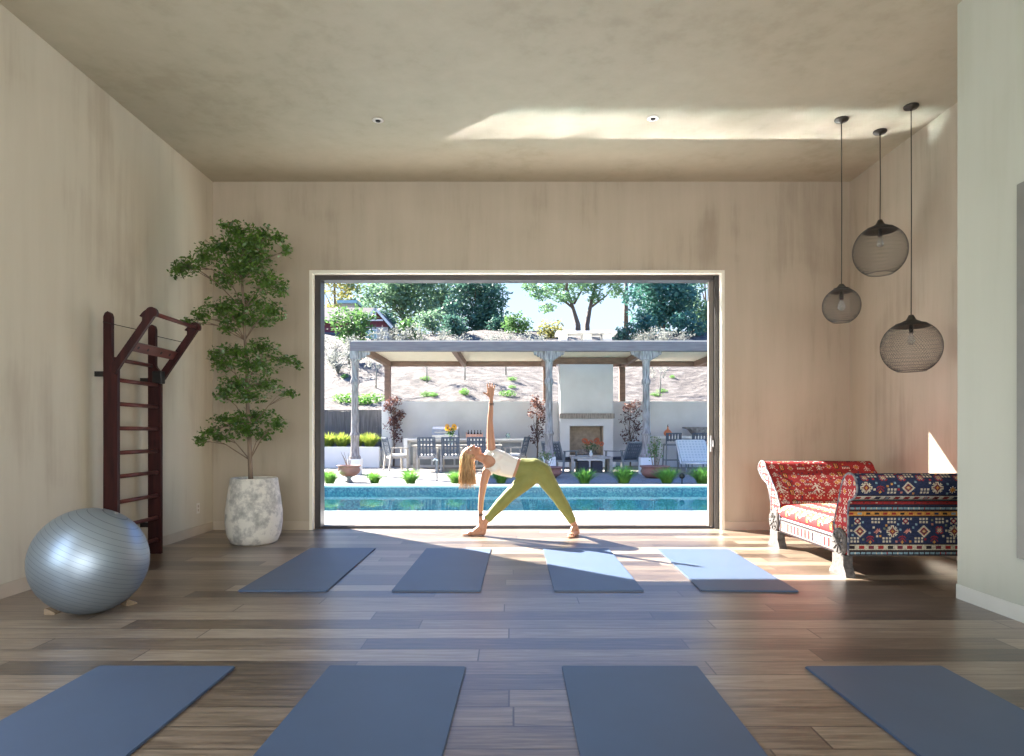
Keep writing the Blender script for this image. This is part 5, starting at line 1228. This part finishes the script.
legF = [((533, 474), .106, (521, 485), .086), ((521, 485), .086, (508.5, 496), .064), ((508.5, 496), .064, (501, 504), .062), ((501, 504), .062, (493, 512.5), .048), ((493, 512.5), .048, (485.5, 522), .035)]
body = Blobber()
for (a, r0, b_, r1, fy) in torso+hips: body.c(Q(*a), r0, Q(*b_), r1, fy, yc=D0)
for (a, r0, b_, r1) in shl: body.c(Q(*a), r0*0.9, Q(*b_), r1*0.9, .85, yc=D0)
for (a, r0, b_, r1) in legB+legF: body.c(Q(*a), r0*.96, Q(*b_), r1*.96)
# bust
for (px, py) in ((497, 456.5), (495.5, 467)): body.ell(Q(px, py)+Vector((0, -0.062, 0)), [Vector((0.058, 0, 0)), Vector((0, 0.045, 0)), Vector((0, 0, 0.055))])
# feet (front foot points left; back foot points to camera)
ank = Q(484.5, 523.5); heel = Vector((Q(482.8, 531).x, D0, 0.034)); ball_ = Vector((Q(469, 534).x, D0-0.01, 0.026))
body.c(Q(485.5, 522), .034, ank, .034); body.c(ank, .035, heel, .033); body.c(ank+Vector((-.01, 0, -.01)), .033, ball_+Vector((0.05, 0, .008)), .028); body.c(heel, .031, ball_, .026); body.c(ball_+Vector((0, -.018, 0)), .022, ball_+Vector((0, .022, 0)), .022)
for k in range(5):
    s_ = ball_+Vector((-0.01, -0.028+0.014*k, -0.006)); body.c(s_, .011, s_+Vector((-0.055+0.006*k, -0.002*k, -0.006)), .0095-0.0006*k)
ankb = Q(574.5, 525.5); heelb = Vector((Q(577, 531).x, D0+0.03, 0.033)); bb_ = Vector((Q(570.0, 535).x, D0-0.13, 0.024))
body.c(Q(574, 524), .035, ankb, .034); body.c(ankb, .035, heelb, .033); body.c(ankb+Vector((-.005, -.015, -.01)), .032, bb_+Vector((.004, .05, .01)), .028); body.c(heelb, .031, bb_, .026); body.c(bb_+Vector((-.018, 0, 0)), .022, bb_+Vector((.022, 0, 0)), .022)
for k in range(5):
    s_ = bb_+Vector((-0.028+0.014*k, -0.012, -0.004)); body.c(s_, .011, s_+Vector((-0.008+0.002*k, -0.048+0.006*k, -0.006)), .0095)
# arms
U = [((491.5, 450.5), .052, (490.5, 436), .043), ((490.5, 436), .043, (490, 421), .032), ((490, 421), .032, (490.8, 411), .029), ((490.8, 411), .029, (491.3, 399), .0195)]
Lw = [((487, 471), .052, (483.5, 484), .042), ((483.5, 484), .042, (481.5, 497), .034), ((481.5, 497), .034, (480.7, 507), .031), ((480.7, 507), .031, (480.3, 517), .022)]
for (a, r0, b_, r1) in U+Lw: body.c(Q(*a), r0, Q(*b_), r1)
# raised hand, palm to camera
wr_ = Q(491.3, 399); px_ = 1/89.3
body.c(wr_, .0215, wr_+Vector((-.003, 0, .03)), .024, .8, yc=D0)
pc = wr_+Vector((-.006, 0, .055))
body.c(pc+Vector((-.022, 0, -.012)), .020, pc+Vector((-.026, 0, .034)), .016, .75, yc=D0); body.c(pc+Vector((.016, 0, -.010)), .020, pc+Vector((.024, 0, .030)), .016, .75, yc=D0); body.c(pc, .022, pc+Vector((0, 0, .034)), .018, .75, yc=D0)
for k, (dx, ln, an) in enumerate(((-.031, .074, -.10), (-.011, .084, .0), (.010, .078, .09), (.030, .060, .26))):
    s0 = pc+Vector((dx, 0, .042)); d_ = Vector((math.sin(an), -.04, math.cos(an))); m1 = s0+d_*ln*.48; d2_ = (d_+Vector((0, -.16, 0))).normalized(); m2 = m1+d2_*ln*.30; d3_ = (d2_+Vector((0, -.16, 0))).normalized(); m3 = m2+d3_*ln*.22
    body.c(s0, .0098, m1, .0090); body.c(m1, .0090, m2, .0082); body.c(m2, .0082, m3, .0074)
t0 = pc+Vector((-.026, -.006, -.012)); t1 = t0+Vector((-.030, -.010, .016)); t2 = t1+Vector((-.026, -.004, .010)); body.c(t0, .014, t1, .0105); body.c(t1, .0105, t2, .0085)
# lower hand clasping the shin just above the ankle
wl = Q(480.3, 517); hl = wl+Vector((0.004, -.006, -.045)); body.c(wl, .022, hl, .023, .85)
body.c(hl+Vector((-.012, 0, .005)), .019, hl+Vector((-.004, -.006, -.030)), .016); body.c(hl+Vector((.014, -.008, .0)), .019, hl+Vector((.020, -.016, -.026)), .015)
for k, (dx, dy, ln) in enumerate(((-.008, -.018, .062), (.006, -.024, .070), (.020, -.028, .064), (.032, -.030, .050))):
    s0 = hl+Vector((dx, dy, -.030)); m1 = s0+Vector((.012, -.012, -.8)).normalized()*ln*.5; m2 = m1+Vector((.45, -.1, -.8)).normalized()*ln*.3; m3 = m2+Vector((.8, .25, -.5)).normalized()*ln*.25
    body.c(s0, .0095, m1, .0088); body.c(m1, .0088, m2, .0080); body.c(m2, .0080, m3, .0072)
t0 = hl+Vector((.022, .010, .0)); t1 = t0+Vector((.024, .022, -.020)); t2 = t1+Vector((.012, .018, -.022)); body.c(t0, .013, t1, .0105); body.c(t1, .0105, t2, .0085)
# neck and head
hc = Q(472.0, 453.2); nb_ = Q(489, 461)
body.c(nb_, .056, Q(481, 457.5), .050, .9, yc=D0); body.c(Q(483, 458), .050, hc+Vector((.035, .012, -.018)), .052)
up_ = Vector((-1.0, 0.02, -0.10)).normalized(); nf = Vector((0.10, -0.60, 0.80)); nf = (nf-up_*nf.dot(up_)).normalized(); sd = up_.cross(nf).normalized()
def HP(s_, f_, u_): return hc+sd*s_+nf*f_+up_*u_
body.ell(HP(0, -.010, .022), [sd*.074, nf*.092, up_*.088])
body.ell(HP(0, .018, -.035), [sd*.056, nf*.062, up_*.072])
body.c(HP(0, .052, -.088), .020, HP(0, .040, -.080), .030)      # chin
body.c(HP(0, .083, .012), .008, HP(0, .103, -.026), .0115)       # nose
for s_ in (-1, 1):
    body.c(HP(s_*.010, .092, -.030), .007, HP(s_*.011, .090, -.030), .007)
    body.c(HP(s_*.026, .068, -.018), .022, HP(s_*.034, .058, -.030), .020)   # cheek
    body.c(HP(s_*.012, .080, .032), .010, HP(s_*.042, .064, .030), .010)     # brow
    body.c(HP(s_*.072, -.012, .010), .012, HP(s_*.066, -.006, -.022), .009)  # ear
person = None
bd = body.finish('person', 'skin', 0.0042, 4)
tag(bd, 'blonde woman in white tank and olive leggings holding a triangle stretch in the doorway', 'person')
# facial features
b = MB()
for s_ in (-1, 1): b.sphere(HP(s_*.031, .072, .008), .0115, 12, 8)
b.build('eye', 'outlet', bd, True)
b = MB()
for s_ in (-1, 1):
    b.sphere(HP(s_*.031, .0805, .008), .0062, 10, 6)
    b.tube([HP(s_*.014, .088, .030), HP(s_*.032, .084, .036), HP(s_*.048, .070, .031)], [.003, .004, .002], 6)
    b.tube([HP(s_*.018, .080, .014), HP(s_*.031, .0835, .018), HP(s_*.045, .074, .013)], [.002, .003, .002], 6)
b.build('eyebrow', 'eye', bd, True)
MB().tube([HP(-.024, .072, -.056), HP(-.010, .0835, -.053), HP(0, .084, -.055), HP(.010, .0835, -.053), HP(.024, .072, -.056)], [.003, .0055, .005, .0055, .003], 8).tube([HP(-.022, .072, -.060), HP(0, .083, -.065), HP(.022, .072, -.060)], [.003, .0065, .003], 8).build('lips', 'lips', bd, True)
# leggings
lg = Blobber(); inf = 0.007
for (a, r0, b_, r1, fy) in [torso[3]]+hips: lg.c(Q(*a), r0, Q(*b_), r1, fy, inf=inf, yc=D0)
for (a, r0, b_, r1) in legB+legF: lg.c(Q(*a), r0*.965, Q(*b_), r1*.965, inf=inf)
wa, wb_ = Q(521.5, 458), Q(514.5, 478); dv = (wb_-wa).normalized(); nrm = Vector((-abs(dv.z), 0, -abs(dv.x)*1)).normalized()
nrm = Vector((dv.z, 0, -dv.x)).normalized();  nrm = nrm if nrm.x < 0 else -nrm
hb_dir = (Q(574, 524.5)-Q(569, 515)).normalized(); hf_dir = (Q(485.5, 522)-Q(493, 512.5)).normalized()
lo = lg.finish('leggings', 'leggings', 0.006, 4, bd, {'planes': [((wa+wb_)/2, nrm, 0.24), (Q(572.6, 522), hb_dir, 0.10), (Q(487.3, 519.6), hf_dir, 0.10)]})
so = lo.modifiers.new('th', 'SOLIDIFY'); so.thickness = 0.003; so.offset = 1
# waistband
# tank top
tk = Blobber(); inf = 0.008
for (a, r0, b_, r1, fy) in torso: tk.c(Q(*a), r0, Q(*b_), r1, fy, inf=inf, yc=D0)
for (a, r0, b_, r1) in shl: tk.c(Q(*a), r0*.9, Q(*b_), r1*.9, .85, inf=inf, yc=D0)
for (px, py) in ((497, 456.5), (495.5, 467)): tk.ell(Q(px, py)+Vector((0, -0.062, 0)), [Vector((0.058, 0, 0)), Vector((0, 0.045, 0)), Vector((0, 0, 0.055))], inf)
ha, hb2 = Q(518.8, 457), Q(512.2, 477); dv = (hb2-ha).normalized(); n2 = Vector((dv.z, 0, -dv.x)).normalized(); n2 = n2 if n2.x > 0 else -n2
def tank_clip(c_, n_):
    px = CX+c_.x*F/c_.y; py = CY-(c_.z-CH)*F/c_.y
    if c_.y < D0 and ((px-486)/9.5)**2+((py-461.5)/6.6)**2 < 1: return True       # scooped neck
    if c_.y >= D0 and ((px-484)/6.0)**2+((py-461.5)/6.0)**2 < 1: return True
    if ((px-485.5)/5.5)**2+((py-474.5)/6.0)**2 < 1: return True               # lower armhole
    if ((px-491)/5.5)**2+((py-446)/5.0)**2 < 1: return True                   # upper armhole
    return px < 485.5
to = tk.finish('tank_top', 'tank', 0.005, 4, bd, {'planes': [((ha+hb2)/2, n2, 0.24)], 'fn': tank_clip})
so = to.modifiers.new('th', 'SOLIDIFY'); so.thickness = 0.003; so.offset = 1
# hair: cap plus hanging locks
hr = Blobber(); hr.ell(HP(0, -.022, .030), [sd*.084, nf*.094, up_*.092])
cap_ = hr.finish('hair', 'hair', 0.007, 2, bd, {'fn': lambda c_, n_: (c_-hc).dot(nf) > 0.050 and (c_-hc).dot(up_) < 0.075 or (c_-hc).dot(up_) < -0.045})
hm = MB()
for k in range(230):
    s_ = random.uniform(-.080, .080); u_ = random.uniform(-.030, .118); f0 = random.uniform(-.07, .035)
    st = HP(s_*0.9, f0 if u_ < 0.09 else f0*0.6, min(u_, .112)); v_ = st-HP(0, -.02, .03)
    st = HP(0, -.02, .03)+v_.normalized()*min(v_.length, 0.09)
    endz = Q(0, random.uniform(478, 490)).z; ex = Q(random.uniform(458.5, 476.5), 480).x
    mid = Vector((st.x*0.45+ex*0.55-0.012, st.y+random.uniform(-.02, .02), (st.z*0.6+endz*0.4))); en = Vector((ex, st.y*0.5+D0*0.5+random.uniform(-.04, .04), endz))
    q1 = st+(mid-st)*0.4+Vector((-.012, 0, .012)); q2 = mid+(en-mid)*0.55+Vector((random.uniform(-.01, .01), random.uniform(-.01, .01), 0))
    hm.tube([st, q1, mid, q2, en], [.006, .007, .0065, .005, .001], 5)
hm.build('hair_locks', 'hair', cap_, True)
# bracelets
def bangle(c_, r_, n_, mat_): 
    b = MB()
    for k in range(n_):
        zc = c_+Vector((0, 0, 0.009*k)); b.tube([zc+Vector((r_*math.cos(t*math.pi/8), r_*math.sin(t*math.pi/8), 0.002*math.sin(t))) for t in range(17)], 0.0035, 6, False)
    b.build('bracelet', mat_, bd, True)
bangle(Q(491.1, 405), .028, 3, 'bracelet'); bangle(Q(480.5, 515.5), .028, 3, 'bracelet')

# ------------------------------------------------------------------ light
sd_ = Vector((1.03, -1.0, -0.95)).normalized()
L = bpy.data.lights.new('sun', 'SUN'); L.energy = 42; L.angle = R(0.6); L.color = (1.0, 0.95, 0.87)
o = bpy.data.objects.new('sun', L); COL.objects.link(o); o.rotation_euler = sd_.to_track_quat('-Z', 'Y').to_euler(); o.location = (-12, 20, 14)
# sun glinting up off the pool: narrow lamps lying over the water, aimed along the mirrored sun direction
ud = Vector((1.03, -1.0, 0.95)).normalized()
NL = 22; X_a, X_b = -2.9, 4.2
for k in range(NL):
    xd = X_a+(X_b-X_a)*(k+0.5)/NL            # where this strip crosses the door plane
    bot = Vector((xd, 7.84, 2.50))-ud*(2.62/ud.z)   # lower edge on the water
    A_ = bpy.data.lights.new('pool_glint', 'AREA'); A_.shape = 'RECTANGLE'; wv = (X_b-X_a)/NL*0.697
    A_.size = wv; A_.size_y = 0.85; A_.spread = R(1.5); A_.color = (0.98, 0.96, 1.0); A_.energy = 9.0*wv*0.85
    A_.use_nodes = True; nt = A_.node_tree; em = [n for n in nt.nodes if n.type == 'EMISSION'][0]
    ge = nd(nt, 'ShaderNodeNewGeometry'); mp = nd(nt, 'ShaderNodeMapping'); mp.inputs['Location'].default_value = (k*0.42, 0, 0); mp.inputs['Scale'].default_value = (0.42, 1.3, 1)
    nt.links.new(ge.outputs['Parametric'], mp.inputs[0])
    no = nd(nt, 'ShaderNodeTexNoise'); no.inputs['Scale'].default_value = 2.2; no.inputs['Detail'].default_value = 3; no.inputs['Distortion'].default_value = 0.6; nt.links.new(mp.outputs[0], no.inputs['Vector'])
    mr = nd(nt, 'ShaderNodeMapRange'); mr.inputs[1].default_value = 0.40; mr.inputs[2].default_value = 0.62; mr.inputs[3].default_value = 0.25; mr.inputs[4].default_value = 1.6
    nt.links.new(no.outputs['Fac'], mr.inputs[0]); nt.links.new(mr.outputs[0], em.inputs['Strength'])
    o = bpy.data.objects.new('pool_glint', A_); COL.objects.link(o)
    rot = ud.to_track_quat('-Z', 'Y'); o.rotation_euler = rot.to_euler(); upv = rot @ Vector((0, 1, 0))
    if upv.z < 0: upv = -upv
    o.location = bot+upv*0.43
# left window daylight, plus an added fill lamp in the unseen rear opening
def area(loc, target, sx, sy, e, col, spread=180):
    A_ = bpy.data.lights.new('window_and_fill', 'AREA'); A_.shape = 'RECTANGLE'; A_.size = sx; A_.size_y = sy; A_.energy = e; A_.color = col; A_.spread = R(spread)
    o = bpy.data.objects.new('window_and_fill', A_); COL.objects.link(o); o.location = loc
    o.rotation_euler = (Vector(target)-Vector(loc)).to_track_quat('-Z', 'Z').to_euler(); return o
area((0.3, YN+0.05, 1.7), (-1.6, 5, 1.7), 5.0, 3.1, 350, (1.0, 0.985, 0.95))  # added fill, turned to brighten the left wall
area((XL+0.03, 1.6, 1.85), (5, 1.6, 1.85), 2.7, 2.6, 120, (0.82, 0.93, 1.0))

# world: pale at the horizon, blue above
w = bpy.data.worlds.new('sky'); S.world = w; w.use_nodes = True; nt = w.node_tree; bg = nt.nodes['Background']
tc = nd(nt, 'ShaderNodeTexCoord'); sp = nd(nt, 'ShaderNodeSeparateXYZ'); nt.links.new(tc.outputs['Generated'], sp.inputs[0])
r = ramp(nt, [(0.0, (0.55, 0.50, 0.44)), (0.50, (0.62, 0.70, 0.76)), (0.60, (0.50, 0.66, 0.84)), (0.65, (0.25, 0.50, 1.12)), (0.85, (0.15, 0.38, 1.05))])
mr = nd(nt, 'ShaderNodeMapRange'); mr.inputs[1].default_value = -1; mr.inputs[2].default_value = 1; nt.links.new(sp.outputs[2], mr.inputs[0]); nt.links.new(mr.outputs[0], r.inputs[0])
nt.links.new(r.outputs[0], bg.inputs[0]); bg.inputs[1].default_value = 1.8

# ------------------------------------------------------------------ camera & view
cam = bpy.data.cameras.new('camera'); co = bpy.data.objects.new('camera', cam); COL.objects.link(co)
co.location = (0, 0, CH); co.rotation_euler = (R(90), 0, 0)
cam.sensor_width = 36; cam.sensor_fit = 'HORIZONTAL'; cam.lens = F/1024*36; cam.shift_y = (CY-378)/1024
cam.clip_start = 0.05; cam.clip_end = 300
S.camera = co
S.view_settings.view_transform = 'Standard'; S.view_settings.look = 'None'; S.view_settings.exposure = 0.0; S.view_settings.gamma = 1.0; S.view_settings.use_curve_mapping = False
S.cycles.use_denoising = True
S.cycles.max_bounces = 8; S.cycles.diffuse_bounces = 5; S.cycles.glossy_bounces = 3; S.cycles.transparent_max_bounces = 8; S.cycles.sample_clamp_indirect = 6.0
